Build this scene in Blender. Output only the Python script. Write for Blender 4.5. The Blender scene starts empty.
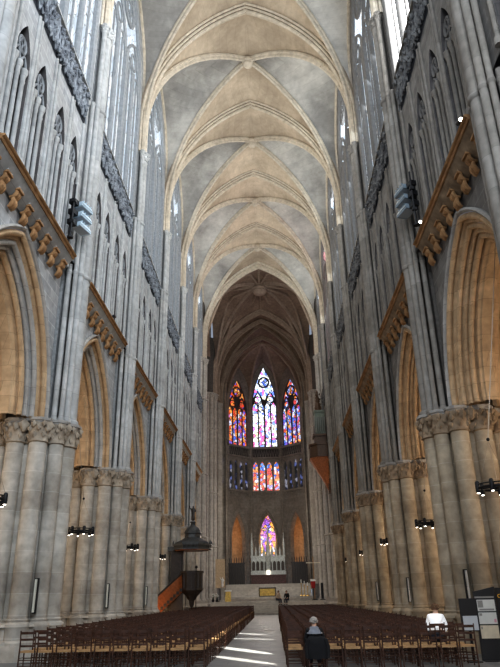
import bpy, bmesh, math, random
from mathutils import Vector, Matrix
random.seed(7)
PI = math.pi
C = bpy.context.scene.collection
sin, cos, rad = math.sin, math.cos, math.radians

# ------------------------------------------------------------------ materials
def new_mat(name):
    m = bpy.data.materials.new(name); m.use_nodes = True
    nt = m.node_tree; b = nt.nodes['Principled BSDF']
    return m, nt, b, nt.nodes, nt.links
def plain(name, col, rough=0.6, metal=0.0, emit=None, es=0.0, var=0.0):
    m, nt, b, N, L = new_mat(name)
    b.inputs['Base Color'].default_value = (*col, 1); b.inputs['Roughness'].default_value = rough
    b.inputs['Metallic'].default_value = metal
    if emit: b.inputs['Emission Color'].default_value = (*emit, 1); b.inputs['Emission Strength'].default_value = es
    if var:
        g = N.new('ShaderNodeNewGeometry'); n = N.new('ShaderNodeTexNoise'); n.inputs['Scale'].default_value = 7; n.inputs['Detail'].default_value = 4
        L.new(g.outputs['Position'], n.inputs['Vector'])
        r = N.new('ShaderNodeValToRGB'); r.color_ramp.elements[0].position = .3; r.color_ramp.elements[1].position = .7
        r.color_ramp.elements[0].color = (*[c*(1-var) for c in col], 1); r.color_ramp.elements[1].color = (*[min(1, c*(1+var)) for c in col], 1)
        L.new(n.outputs['Fac'], r.inputs['Fac']); L.new(r.outputs['Color'], b.inputs['Base Color'])
    return m
def stone(name, c1, c2, mortar, bw=.9, rh=.42, ms=.012, stain=(.55, .5, .45), stain_amt=.35, nscale=.35, rough=.9, use='s', fine=.8):
    """ashlar: courses follow height, joints run along x+y; blotchy weathering in world space"""
    m, nt, b, N, L = new_mat(name)
    g = N.new('ShaderNodeNewGeometry'); sx = N.new('ShaderNodeSeparateXYZ'); L.new(g.outputs['Position'], sx.inputs[0])
    cv = N.new('ShaderNodeCombineXYZ')
    if use == 'f':
        L.new(sx.outputs[0], cv.inputs[0]); L.new(sx.outputs[1], cv.inputs[1])
    else:
        ad = N.new('ShaderNodeMath'); L.new(sx.outputs[0], ad.inputs[0]); L.new(sx.outputs[1], ad.inputs[1])
        L.new(ad.outputs[0], cv.inputs[0]); L.new(sx.outputs[2], cv.inputs[1])
    br = N.new('ShaderNodeTexBrick'); L.new(cv.outputs[0], br.inputs['Vector'])
    br.inputs['Scale'].default_value = 1; br.inputs['Brick Width'].default_value = bw; br.inputs['Row Height'].default_value = rh
    br.inputs['Mortar Size'].default_value = ms; br.inputs['Color1'].default_value = (*c1, 1); br.inputs['Color2'].default_value = (*c2, 1)
    br.inputs['Mortar'].default_value = (*mortar, 1); br.inputs['Mortar Smooth'].default_value = .3
    n = N.new('ShaderNodeTexNoise'); n.inputs['Scale'].default_value = nscale; n.inputs['Detail'].default_value = 6; n.inputs['Roughness'].default_value = .62
    L.new(g.outputs['Position'], n.inputs['Vector'])
    r = N.new('ShaderNodeValToRGB'); r.color_ramp.elements[0].position = .38; r.color_ramp.elements[1].position = .66
    r.color_ramp.elements[0].color = (*stain, 1); r.color_ramp.elements[1].color = (1, 1, 1, 1)
    L.new(n.outputs['Fac'], r.inputs['Fac'])
    mx = N.new('ShaderNodeMix'); mx.data_type = 'RGBA'; mx.blend_type = 'MULTIPLY'; mx.inputs[0].default_value = stain_amt
    L.new(br.outputs['Color'], mx.inputs[6]); L.new(r.outputs['Color'], mx.inputs[7])
    n2 = N.new('ShaderNodeTexNoise'); n2.inputs['Scale'].default_value = 3.5; n2.inputs['Detail'].default_value = 5
    L.new(g.outputs['Position'], n2.inputs['Vector'])
    r2 = N.new('ShaderNodeValToRGB'); r2.color_ramp.elements[0].position = .3; r2.color_ramp.elements[1].position = .7
    r2.color_ramp.elements[0].color = (.72, .72, .72, 1); r2.color_ramp.elements[1].color = (1.12, 1.12, 1.12, 1)
    L.new(n2.outputs['Fac'], r2.inputs['Fac'])
    m2 = N.new('ShaderNodeMix'); m2.data_type = 'RGBA'; m2.blend_type = 'MULTIPLY'; m2.inputs[0].default_value = fine
    L.new(mx.outputs[2], m2.inputs[6]); L.new(r2.outputs['Color'], m2.inputs[7])
    L.new(m2.outputs[2], b.inputs['Base Color']); b.inputs['Roughness'].default_value = rough
    bp = N.new('ShaderNodeBump'); bp.inputs['Strength'].default_value = .35; bp.inputs['Distance'].default_value = .03
    L.new(n2.outputs['Fac'], bp.inputs['Height']); L.new(bp.outputs['Normal'], b.inputs['Normal'])
    return m
def glass(name, stops, strength, cell=2.2, zscale=1.0, lead=.06, zr=None, stops2=None):
    """leaded glass glowing with the daylight behind it: Voronoi quarries coloured by a ramp, dark lead lines between"""
    m, nt, b, N, L = new_mat(name)
    tc = N.new('ShaderNodeTexCoord'); mp = N.new('ShaderNodeMapping'); mp.inputs['Scale'].default_value = (1, 1, zscale)
    L.new(tc.outputs['Object'], mp.inputs['Vector'])
    v = N.new('ShaderNodeTexVoronoi'); v.inputs['Scale'].default_value = cell; L.new(mp.outputs[0], v.inputs['Vector'])
    ve = N.new('ShaderNodeTexVoronoi'); ve.feature = 'DISTANCE_TO_EDGE'; ve.inputs['Scale'].default_value = cell; L.new(mp.outputs[0], ve.inputs['Vector'])
    sp = N.new('ShaderNodeSeparateColor'); L.new(v.outputs['Color'], sp.inputs[0])
    def ramp(st, fac):
        r = N.new('ShaderNodeValToRGB'); r.color_ramp.interpolation = 'CONSTANT'
        while len(r.color_ramp.elements) < len(st): r.color_ramp.elements.new(.5)
        for i, c in enumerate(st):
            r.color_ramp.elements[i].position = i/len(st); r.color_ramp.elements[i].color = (*c, 1)
        L.new(fac, r.inputs['Fac']); return r.outputs['Color']
    col = ramp(stops, sp.outputs[0])
    if zr:
        s3 = N.new('ShaderNodeSeparateXYZ'); L.new(tc.outputs['Object'], s3.inputs[0])
        mr = N.new('ShaderNodeMapRange'); mr.inputs[1].default_value = zr[0]; mr.inputs[2].default_value = zr[1]; L.new(s3.outputs[2], mr.inputs[0])
        ad = N.new('ShaderNodeMath'); ad.operation = 'GREATER_THAN'; L.new(sp.outputs[1], ad.inputs[0]); L.new(mr.outputs[0], ad.inputs[1])
        mx = N.new('ShaderNodeMix'); mx.data_type = 'RGBA'; L.new(ad.outputs[0], mx.inputs[0])
        L.new(col, mx.inputs[7]); L.new(ramp(stops2, sp.outputs[2]), mx.inputs[6]); col = mx.outputs[2]
    gt = N.new('ShaderNodeMath'); gt.operation = 'GREATER_THAN'; gt.inputs[1].default_value = lead; L.new(ve.outputs['Distance'], gt.inputs[0])
    ml = N.new('ShaderNodeMix'); ml.data_type = 'RGBA'; L.new(gt.outputs[0], ml.inputs[0]); ml.inputs[6].default_value = (.01, .01, .015, 1); L.new(col, ml.inputs[7])
    b.inputs['Base Color'].default_value = (.03, .03, .03, 1); b.inputs['Roughness'].default_value = .3
    L.new(ml.outputs[2], b.inputs['Emission Color']); b.inputs['Emission Strength'].default_value = strength
    return m

M = {}
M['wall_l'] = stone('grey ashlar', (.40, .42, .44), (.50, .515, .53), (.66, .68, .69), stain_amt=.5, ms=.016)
M['wall_r'] = stone('shade-dimmed ashlar', (.20, .19, .18), (.27, .26, .245), (.33, .325, .31), stain_amt=.5, ms=.012)  # right wall copy darkened; its shade is painted into the colour
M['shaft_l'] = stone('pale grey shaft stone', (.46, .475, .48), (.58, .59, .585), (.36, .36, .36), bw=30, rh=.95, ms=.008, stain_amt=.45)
M['shaft_r'] = stone('shade-browned grey shaft stone', (.26, .24, .215), (.345, .325, .295), (.22, .21, .19), bw=30, rh=.95, ms=.008, stain_amt=.5)  # right-hand shafts carry painted shade as a darker tone
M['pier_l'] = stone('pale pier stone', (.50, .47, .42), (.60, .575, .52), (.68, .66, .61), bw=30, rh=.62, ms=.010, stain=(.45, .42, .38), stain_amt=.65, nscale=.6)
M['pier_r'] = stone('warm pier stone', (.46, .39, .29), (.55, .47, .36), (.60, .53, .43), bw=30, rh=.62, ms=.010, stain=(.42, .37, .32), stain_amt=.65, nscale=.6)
M['ochre'] = stone('ochre arch stone', (.56, .40, .245), (.66, .48, .30), (.46, .33, .20), bw=.75, rh=.5, ms=.010, stain=(.6, .5, .4), stain_amt=.4, nscale=.5)
M['arch_grey'] = stone('grey arch moulding', (.44, .43, .41), (.54, .52, .49), (.33, .32, .31), bw=30, rh=.6, ms=.010, stain_amt=.4)
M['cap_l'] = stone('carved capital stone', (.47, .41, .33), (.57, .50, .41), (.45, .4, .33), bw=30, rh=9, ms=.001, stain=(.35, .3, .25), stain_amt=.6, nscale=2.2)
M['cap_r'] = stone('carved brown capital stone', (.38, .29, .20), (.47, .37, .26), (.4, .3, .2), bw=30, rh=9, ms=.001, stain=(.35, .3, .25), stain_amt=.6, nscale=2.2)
M['corbel'] = stone('ochre corbel stone', (.46, .27, .13), (.56, .35, .18), (.34, .2, .1), bw=30, rh=9, ms=.001, stain=(.4, .3, .2), stain_amt=.5, nscale=2.)
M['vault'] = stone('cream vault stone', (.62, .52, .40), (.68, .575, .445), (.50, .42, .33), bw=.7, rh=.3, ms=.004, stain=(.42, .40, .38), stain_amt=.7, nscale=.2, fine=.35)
M['vault_side'] = stone('window-lit stained vault stone', (.58, .56, .52), (.64, .62, .57), (.45, .42, .38), bw=.7, rh=.3, ms=.004, stain=(.30, .30, .31), stain_amt=.8, nscale=.2, fine=.35)  # stains, plus a grey-white tone painting window light on the side cells
M['rib_dark'] = plain('shade-dark rib hollows', (.26, .215, .165), .95, var=.2)  # dark tone paints shade into the hollows between the rolls
M['rib'] = stone('vault rib stone', (.60, .535, .44), (.68, .61, .50), (.42, .35, .27), bw=30, rh=.8, ms=.008, stain_amt=.35)
M['vault_far'] = stone('shade-browned vault stone', (.34, .26, .20), (.39, .30, .23), (.28, .22, .17), bw=.7, rh=.3, ms=.004, stain=(.45, .4, .38), stain_amt=.6)  # vault stone darkened; far-end shade is painted into the colour
M['rib_far'] = stone('shade-browned rib stone', (.40, .32, .25), (.46, .37, .29), (.32, .26, .2), bw=30, rh=.8, ms=.006)  # far ribs carry the same painted shade
M['apse'] = stone('apse stone', (.33, .30, .265), (.40, .365, .32), (.30, .27, .24), stain_amt=.5)
M['crossing'] = stone('pale crossing stone', (.46, .43, .39), (.55, .52, .47), (.38, .36, .33), bw=30, rh=.7, ms=.010)
M['recess_l'] = plain('shade-dark recess stone', (.24, .25, .255), .95, var=.25)  # dark tone paints the shade between shafts onto their backing
M['recess_r'] = plain('shade-dark brown recess stone', (.11, .10, .09), .95, var=.25)  # same painted gap shade for right piers and crossing cores
M['dark_stone'] = stone('shadowed passage stone', (.10, .095, .095), (.13, .12, .12), (.08, .08, .08))  # passage and reveal shade painted in as a dark colour
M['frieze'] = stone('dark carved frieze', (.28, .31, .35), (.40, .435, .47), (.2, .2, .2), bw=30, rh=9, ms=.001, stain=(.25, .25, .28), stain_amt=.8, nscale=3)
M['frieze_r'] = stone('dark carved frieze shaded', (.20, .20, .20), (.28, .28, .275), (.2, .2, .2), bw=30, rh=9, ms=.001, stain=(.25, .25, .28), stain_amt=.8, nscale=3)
M['frieze_back'] = plain('black frieze shade sheet', (.035, .04, .05), .95)  # flat sheet painting the shade behind the pierced foliage
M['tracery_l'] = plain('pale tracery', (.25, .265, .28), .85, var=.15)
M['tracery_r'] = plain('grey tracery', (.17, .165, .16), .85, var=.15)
M['tracery_d'] = plain('dark tracery', (.10, .09, .085), .85, var=.15)
M['aisle'] = stone('aisle vault stone', (.52, .43, .33), (.60, .50, .39), (.45, .37, .28), bw=.8, rh=.35, ms=.006, stain=(.5, .45, .4), stain_amt=.5, nscale=.5)
M['aisle_wall'] = stone('aisle wall stone', (.28, .21, .15), (.34, .26, .19), (.24, .19, .14), bw=.9, rh=.45)
M['floor'] = stone('grey floor slabs', (.165, .175, .18), (.215, .22, .222), (.12, .12, .12), bw=1.1, rh=.75, ms=.008, stain=(.7, .7, .7), stain_amt=.4, rough=.5, use='f')
M['steps'] = stone('pale step stone', (.50, .47, .42), (.56, .53, .47), (.40, .37, .33), bw=1.6, rh=.8, ms=.008, use='f', rough=.6)
M['wood'] = plain('dark chair wood', (.072, .032, .019), .42, var=.45)
M['straw'] = plain('straw seat', (.40, .24, .11), .75, var=.25)
M['oak'] = plain('blackened oak', (.035, .028, .024), .45, var=.3)
M['oak_red'] = plain('polished red brown oak', (.30, .10, .035), .35, var=.3)
M['organ_wood'] = plain('brown organ wood', (.10, .055, .03), .5, var=.3)
M['organ_red'] = plain('painted red brown organ bracket', (.42, .15, .06), .55, var=.25)
M['organ_green'] = plain('grey green organ case', (.17, .20, .16), .6, var=.3)
M['pipe'] = plain('dull organ pipe metal', (.35, .35, .32), .35, .8)
M['lead'] = plain('dark canopy lead', (.07, .075, .078), .45, .3, var=.3)
M['iron'] = plain('black iron', (.015, .015, .017), .5, .4)
M['steel'] = plain('wire steel', (.35, .30, .24), .4, .6)
M['lamp_on'] = plain('lit lamp', (1, 1, 1), .5, emit=(1, .93, .82), es=7)
M['tube_on'] = plain('pale lamp tube', (.52, .54, .48), .5, emit=(.9, .95, .85), es=.02)
M['flood'] = plain('pale blue floodlight housing', (.55, .68, .78), .35, .1, var=.12)
M['flood_r'] = plain('steel blue floodlight housing', (.25, .31, .36), .35, .2, var=.12)
M['silver'] = plain('silver grey altar stone', (.52, .56, .55), .5, .15, var=.3)
M['altar_dark'] = plain('dark red altar front', (.10, .045, .04), .5, var=.4)
M['gold'] = plain('gilt', (.55, .36, .10), .35, .7, var=.3)
M['white'] = plain('white cloth', (.85, .84, .80), .8)
M['red'] = plain('red cloth', (.42, .03, .03), .8)
M['beige'] = plain('beige panel', (.62, .47, .31), .7, var=.1)
M['sign_black'] = plain('charcoal board', (.022, .021, .022), .5)
M['paper'] = plain('printed paper', (.66, .66, .62), .7, var=.05)
M['paper2'] = plain('cream printed paper', (.66, .58, .44), .7, var=.08)
M['ink'] = plain('grey print', (.30, .29, .27), .7)
M['yellow'] = plain('yellow lettering', (.85, .48, .04), .5, emit=(.9, .5, .05), es=.25)
M['pinkprint'] = plain('pink print', (.65, .35, .40), .7)
M['grey_sheet'] = plain('pale grey sheet', (.52, .54, .56), .6)
M['skin'] = plain('skin', (.62, .40, .29), .55)
M['hair_grey'] = plain('grey hair', (.36, .33, .30), .7, var=.3)
M['hair_brown'] = plain('brown hair', (.16, .09, .05), .6, var=.3)
M['jacket'] = plain('dark jacket', (.012, .011, .012), .85, var=.2)
M['collar'] = plain('pale grey shoulder cloth', (.22, .23, .26), .8, var=.2)
M['white_shirt'] = plain('white shirt', (.95, .95, .95), .8, emit=(1, 1, 1), es=.25)  # faint emission paints sunlight into the shirt
M['beige_shirt'] = plain('beige shirt', (.50, .40, .30), .8)
M['trousers'] = plain('dark trousers', (.03, .035, .05), .8)
WB = [(.75, .88, 1.), (.55, .75, 1.), (.85, .93, 1.), (1, 1, 1), (.6, .72, .85), (.78, .9, .95)]
M['glass_l'] = glass('pale blue leaded glass', [(.80, .88, .95), (.70, .80, .9), (.95, .98, 1.), (.62, .72, .82)], .95, cell=4, zscale=.4, lead=.025)
M['glass_r'] = glass('bright white leaded glass', [(.8, .9, 1), (.6, .72, .85), (1, 1, 1), (.7, .85, 1)], 1.5, cell=5, lead=.06)
M['glass_white'] = glass('dazzling clear glass', [(1, 1, 1), (.97, .99, 1)], 9, cell=5, lead=.0)
M['glass_pink'] = glass('pink leaded glass', [(1, .3, .35), (.9, .5, .55), (1, .75, .7), (.7, .2, .25)], 1.3, cell=5, lead=.1)
M['glass_mid'] = glass('white blue and violet stained glass', [(.95, .97, 1), (.6, .75, 1), (.9, .95, 1), (.6, .2, .75), (1, 1, 1), (.85, .15, .4), (.95, .85, .5), (.9, .9, 1), (.2, .3, .9), (1, .97, .9)], 1.9, cell=2.6, zscale=.8, lead=.05,
                       zr=(25, 36), stops2=[(.85, .92, 1), (.35, .5, 1), (1, 1, 1), (.9, .95, 1), (.12, .22, .95), (.7, .82, 1), (.95, 1, 1)])
RO = [(1, .22, .03), (1, .35, .06), (.85, .08, .03), (.25, .15, .8), (1, .5, .15), (.75, .1, .05), (.95, .3, .1)]
VB = [(.25, .15, .75), (.9, .15, .1), (.75, .75, 1), (.1, .2, .8), (1, .45, .1), (.65, .2, .5), (.9, .85, .9)]
M['glass_left'] = glass('orange red stained glass', VB, 1.0, cell=2.6, zscale=.8, lead=.05, zr=(22, 31), stops2=RO)
M['glass_right'] = glass('blue and orange stained glass', VB, 1.1, cell=2.6, zscale=.8, lead=.05, zr=(22, 35), stops2=[(.2, .35, 1), (.7, .8, 1), (1, .25, .05), (.4, .5, 1), (.9, .1, .1), (.15, .2, .9)])
M['glass_tri'] = glass('triforium stained glass', [(.9, .25, .1), (.95, .9, 1), (.8, .1, .1), (.55, .45, .9), (1, .5, .2)], 1.1, cell=3, zscale=.8, lead=.05, zr=(18, 21.5), stops2=[(.05, .15, .8), (.2, .4, 1), (1, .3, .05)])
M['glass_tri_d'] = glass('dim triforium glass', [(.05, .05, .08), (.03, .03, .03), (.2, .25, .6), (.04, .04, .05), (.5, .5, .6), (.02, .02, .02)], .5, cell=2, lead=.05)
M['glass_chapel'] = glass('violet and orange chapel glass', [(1, .4, .08), (.9, .7, .5), (.45, .15, .6), (1, .55, .15), (.8, .75, .9)], 1.5, cell=2.4, lead=.05, zr=(7, 14), stops2=[(.35, .1, .6), (.6, .2, .6), (.2, .15, .7), (.9, .3, .3)])
M['glass_aisle'] = glass('dim aisle glass', [(.35, .2, .1), (.2, .12, .08), (.15, .2, .35), (.5, .3, .12)], .6, cell=3, lead=.08)

# ------------------------------------------------------------------ mesh builder
class MB:
    def __init__(s): s.v = []; s.f = []
    def grid(s, rows, close_u=False, close_v=False):
        o = len(s.v); n = len(rows); k = len(rows[0])
        for r in rows: s.v.extend([tuple(p) for p in r])
        for i in range(n if close_u else n-1):
            for j in range(k if close_v else k-1):
                a = o+i*k+j; b_ = o+i*k+(j+1) % k; c = o+((i+1) % n)*k+(j+1) % k; d = o+((i+1) % n)*k+j
                s.f.append((a, b_, c, d))
        return s
    def poly(s, pts):
        o = len(s.v); s.v.extend([tuple(p) for p in pts]); s.f.append(tuple(range(o, o+len(pts)))); return s
    def box(s, x0, x1, y0, y1, z0, z1):
        o = len(s.v)
        s.v += [(x0, y0, z0), (x1, y0, z0), (x1, y1, z0), (x0, y1, z0), (x0, y0, z1), (x1, y0, z1), (x1, y1, z1), (x0, y1, z1)]
        s.f += [tuple(o+i for i in q) for q in ((0, 3, 2, 1), (4, 5, 6, 7), (0, 1, 5, 4), (1, 2, 6, 5), (2, 3, 7, 6), (3, 0, 4, 7))]
        return s
    def prism(s, poly, z0, z1, top=None):
        top = top or poly
        s.grid([[(x, y, z0) for x, y in poly], [(x, y, z1) for x, y in top]], close_v=True)
        s.poly([(x, y, z1) for x, y in top]); s.poly([(x, y, z0) for x, y in poly[::-1]]); return s
    def lathe(s, prof, n=12, c=(0, 0, 0), ph=0.0):
        s.grid([[(c[0]+r*cos(2*PI*k/n+ph), c[1]+r*sin(2*PI*k/n+ph), c[2]+z) for k in range(n)] for r, z in prof], close_v=True)
        for (r, z), rev in ((prof[0], True), (prof[-1], False)):
            if r > 1e-4:
                p = [(c[0]+r*cos(2*PI*k/n+ph), c[1]+r*sin(2*PI*k/n+ph), c[2]+z) for k in range(n)]
                s.poly(p[::-1] if rev else p)
        return s
    def tube(s, pts, r, n=6, closed=False):
        P = [Vector(p) for p in pts]; K = len(P); rs = r if isinstance(r, (list, tuple)) else [r]*K
        rows = []; up = None
        for i in range(K):
            a = P[(i-1) % K] if (closed or i > 0) else P[i]; b_ = P[(i+1) % K] if (closed or i < K-1) else P[i]
            t = (b_-a).normalized() if (b_-a).length > 1e-9 else Vector((0, 0, 1))
            if up is None: up = Vector((0, 0, 1)) if abs(t.z) < .9 else Vector((1, 0, 0))
            w = (up - t*up.dot(t))
            if w.length < 1e-6: w = Vector((1, 0, 0)) if abs(t.x) < .9 else Vector((0, 1, 0)); w = w-t*w.dot(t)
            w.normalize(); up = w; q = t.cross(w)
            rows.append([P[i]+rs[i]*(cos(2*PI*k/n)*w+sin(2*PI*k/n)*q) for k in range(n)])
        s.grid(rows, close_u=closed, close_v=True)
        if not closed: s.poly(rows[0][::-1]); s.poly(rows[-1])
        return s
    def bar(s, a, b_, w, h=None):
        return s.tube([a, b_], w, 4)
    def sweep(s, path, side, prof, inward):
        """profile points (n, w): n along the in-plane normal that looks toward the point INWARD, w along SIDE"""
        P = [Vector(p) for p in path]; side = Vector(side).normalized(); rows = []
        for i, p in enumerate(P):
            t = (P[min(i+1, len(P)-1)]-P[max(i-1, 0)]).normalized(); nn = side.cross(t).normalized()
            if nn.dot(Vector(inward)-p) < 0: nn = -nn
            rows.append([p+n*nn+w*side for n, w in prof])
        return s.grid(rows, close_v=True)
    def blob(s, c, r, sz=None):
        o = len(s.v); sx, sy, sz_ = sz or (1, 1, 1); x, y, z = c
        s.v += [(x+r*sx, y, z), (x-r*sx, y, z), (x, y+r*sy, z), (x, y-r*sy, z), (x, y, z+r*sz_), (x, y, z-r*sz_)]
        s.f += [tuple(o+i for i in q) for q in ((0, 2, 4), (2, 1, 4), (1, 3, 4), (3, 0, 4), (2, 0, 5), (1, 2, 5), (3, 1, 5), (0, 3, 5))]
        return s
    def ball(s, c, r, n=10, sz=(1, 1, 1)):
        rows = [[(c[0]+r*sz[0]*sin(PI*i/6)*cos(2*PI*k/n), c[1]+r*sz[1]*sin(PI*i/6)*sin(2*PI*k/n), c[2]+r*sz[2]*cos(PI*i/6)) for k in range(n)] for i in range(7)]
        return s.grid(rows, close_v=True)
    def mesh(s, mats, smooth=False, ang=40):
        me = bpy.data.meshes.new('m'); me.from_pydata(s.v, [], s.f)
        for m in (mats if isinstance(mats, list) else [mats]): me.materials.append(m)
        if smooth:
            bm = bmesh.new(); bm.from_mesh(me); bmesh.ops.remove_doubles(bm, verts=bm.verts, dist=1e-4); bmesh.ops.recalc_face_normals(bm, faces=bm.faces); bm.to_mesh(me); bm.free()
            me.polygons.foreach_set('use_smooth', [True]*len(me.polygons)); me.set_sharp_from_angle(angle=rad(ang))
        me.update(); return me

def inst(name, me, parent=None, loc=(0, 0, 0), rz=0, scale=None):
    o = bpy.data.objects.new(name, me); C.objects.link(o); o.location = loc; o.rotation_euler = (0, 0, rz)
    if scale: o.scale = scale
    if parent: o.parent = parent
    return o
def tag(o, label=None, cat=None, group=None, kind=None):
    if label: o['label'] = label
    if cat: o['category'] = cat
    if group: o['group'] = group
    if kind: o['kind'] = kind
    return o
def empty(name, loc=(0, 0, 0), rz=0, **k):
    o = bpy.data.objects.new(name, None); C.objects.link(o); o.location = loc; o.rotation_euler = (0, 0, rz); o.empty_display_size = .3
    tag(o, k.get('label'), k.get('cat'), k.get('group'), k.get('kind')); return o
ORD = ['first', 'second', 'third', 'fourth', 'fifth', 'sixth', 'seventh', 'eighth', 'ninth', 'tenth', 'eleventh', 'twelfth', 'thirteenth', 'fourteenth', 'fifteenth', 'sixteenth']
SIDE = {-1: 'left', 1: 'right'}

# ------------------------------------------------------------------ pointed arcs
def half_arc(s_, h, N=10, d=0.0):
    """left half of a pointed arch from its springing (-(s-d),0) to its apex (0,h')"""
    c = (h*h-s_*s_)/(2*s_); R = s_+c-d
    a0 = PI; a1 = math.atan2(math.sqrt(max(R*R-c*c, 1e-6)), -c)
    return [(c+R*cos(a0+(a1-a0)*k/N), R*sin(a0+(a1-a0)*k/N)) for k in range(N+1)]
def stilted(s_, h, st, N=16, d=0.0):
    return [(-(s_-d), 0.0)]+[(a, z+st) for a, z in half_arc(s_, h-st, N-1, d)]
def full_arc(s_, h, N=10, d=0.0):
    l = half_arc(s_, h, N, d); return l+[(-a, z) for a, z in l[-2::-1]]

# ------------------------------------------------------------------ layout of the nave
B = 9.0                       # bay length
XW = 7.05                     # wall face
ZA = 7.4                      # arcade abacus
XT = 6.66                     # triforium and clerestory face, jettied out on the corbels
ZL = 13.75                    # cornice
ZF0, ZF1 = 20.05, 21.75         # carved frieze
ZS = 26.7                     # vault springing
ZK = 38.3                     # vault ridge
BAYS = list(range(-1, 5))     # bay i runs from 9*i to 9*(i+1); piers stand at 9*i
PIERS = list(range(-1, 5))
XV = 6.65                     # vault half span

# floor
tag(inst('floor', MB().box(-15, 15, -27, 62, -.2, 0).mesh(M['floor'])), kind='structure')

# ------------------------------------------------------------------ piers
def lowshaft_specs(s_):       # (x, y, r) relative to the pier centre, nave face toward -s
    n = -s_
    return [(n*1.05, 0, .34), (n*.92, .62, .25), (n*.92, -.62, .25), (n*.42, 1.0, .30), (n*.42, -1.0, .30),
            (-n*.35, 1.02, .30), (-n*.35, -1.02, .30), (-n*1.05, .5, .28), (-n*1.05, -.5, .28), (-n*1.2, 0, .30)]
def capital_mesh(specs, mat, z0, z1, core=None, k=1.5):
    m = MB()
    h = z1-z0
    for (x, y, r) in specs+([core] if core else []):
        m.lathe([(r*1.02, z0), (r*1.18, z0+.05*h), (r*1.05, z0+.1*h), (r*1.12, z0+.4*h), (r*k*.92, z0+.82*h), (r*k*.92, z0+.9*h)], 12, (x, y, 0))
        nb = max(7, int(r*24))
        for row, zz in ((0, .32), (1, .6), (2, .78)):
            for q in range(nb):
                a = 2*PI*(q+.5*row)/nb+random.uniform(-.1, .1); rr = r*(1.12+.16*row)
                m.blob((x+rr*cos(a), y+rr*sin(a), z0+h*zz+random.uniform(-.03, .03)*h), r*.2+.035, (1, 1, 1.25))
    return m.mesh(mat, True, 60)
def abacus_mesh(specs, mat, z, core=None, k=1.55, t=.16):
    m = MB()
    for (x, y, r) in specs+([core] if core else []):
        m.lathe([(r*k*.9, z), (r*k*.95, z+t*.3), (r*k*1.06, z+t*.45), (r*k*1.1, z+t), (r*k*.9, z+t)], 8, (x, y, 0), PI/8)
    return m.mesh(mat, True, 35)
def base_mesh(specs, core, mat):
    m = MB()
    m.prism([(1.62*cos(2*PI*k/8+PI/8), 1.62*sin(2*PI*k/8+PI/8)) for k in range(8)], 0, .42, [(1.56*cos(2*PI*k/8+PI/8), 1.56*sin(2*PI*k/8+PI/8)) for k in range(8)])
    for (x, y, r) in specs+[core]:
        m.lathe([(r*1.5, .02), (r*1.5, .5), (r*1.32, .56), (r*1.30, .86), (r*1.42, .93), (r*1.36, 1.0), (r*1.1, 1.06), (r*1.16, 1.12), (r*1.0, 1.16)], 10, (x, y, 0), PI/8)
    return m.mesh(mat, True, 35)
def upshaft_specs(s_):
    n = -s_     # relative to x = XW
    return [(n*.64, 0, .24), (n*.655, .40, .115), (n*.655, -.40, .115), (n*.53, .62, .085), (n*.53, -.62, .085), (n*.28, .62, .10), (n*.28, -.62, .10)]
CORE = (0, 0, .98)
pier_mesh = {}
for s_ in (-1, 1):
    S = lowshaft_specs(s_); U = upshaft_specs(s_); k = 'l' if s_ < 0 else 'r'
    pm = {}
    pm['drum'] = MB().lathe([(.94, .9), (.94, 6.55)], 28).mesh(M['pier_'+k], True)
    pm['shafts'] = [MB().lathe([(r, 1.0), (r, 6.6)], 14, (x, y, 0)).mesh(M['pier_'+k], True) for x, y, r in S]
    pm['base'] = base_mesh(S, CORE, M['pier_'+k])
    pm['capital'] = capital_mesh(S, M['cap_'+k], 6.55, 7.32, (0, 0, .9), 1.28)
    pm['abacus'] = abacus_mesh(S, M['arch_grey'], 7.22, (0, 0, .95), 1.34)
    nx = -s_
    dx = (XW-7.5)*s_          # wall face relative to pier centre (|x| = 7.5)
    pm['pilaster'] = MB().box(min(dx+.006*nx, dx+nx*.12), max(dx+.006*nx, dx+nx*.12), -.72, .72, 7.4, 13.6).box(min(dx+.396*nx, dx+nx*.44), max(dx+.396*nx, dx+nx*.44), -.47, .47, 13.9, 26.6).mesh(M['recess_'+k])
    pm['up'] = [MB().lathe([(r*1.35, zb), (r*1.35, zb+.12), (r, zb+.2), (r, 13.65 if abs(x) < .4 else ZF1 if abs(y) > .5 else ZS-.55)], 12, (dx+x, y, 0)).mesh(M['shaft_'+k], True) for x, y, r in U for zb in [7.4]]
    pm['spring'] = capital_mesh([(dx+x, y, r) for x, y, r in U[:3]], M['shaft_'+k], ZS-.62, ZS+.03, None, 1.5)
    pm['ring'] = []
    for zz in (ZL-.45, ZF1-.1):
        m = MB()
        for x, y, r in (U[:5] if zz > 15 else U): m.lathe([(r, zz-.1), (r*1.2, zz-.06), (r*1.25, zz), (r*1.2, zz+.06), (r, zz+.1)], 12, (dx+x, y, 0))
        pm['ring'].append(m.mesh(M['shaft_'+k], True))
    pier_mesh[s_] = pm
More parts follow.
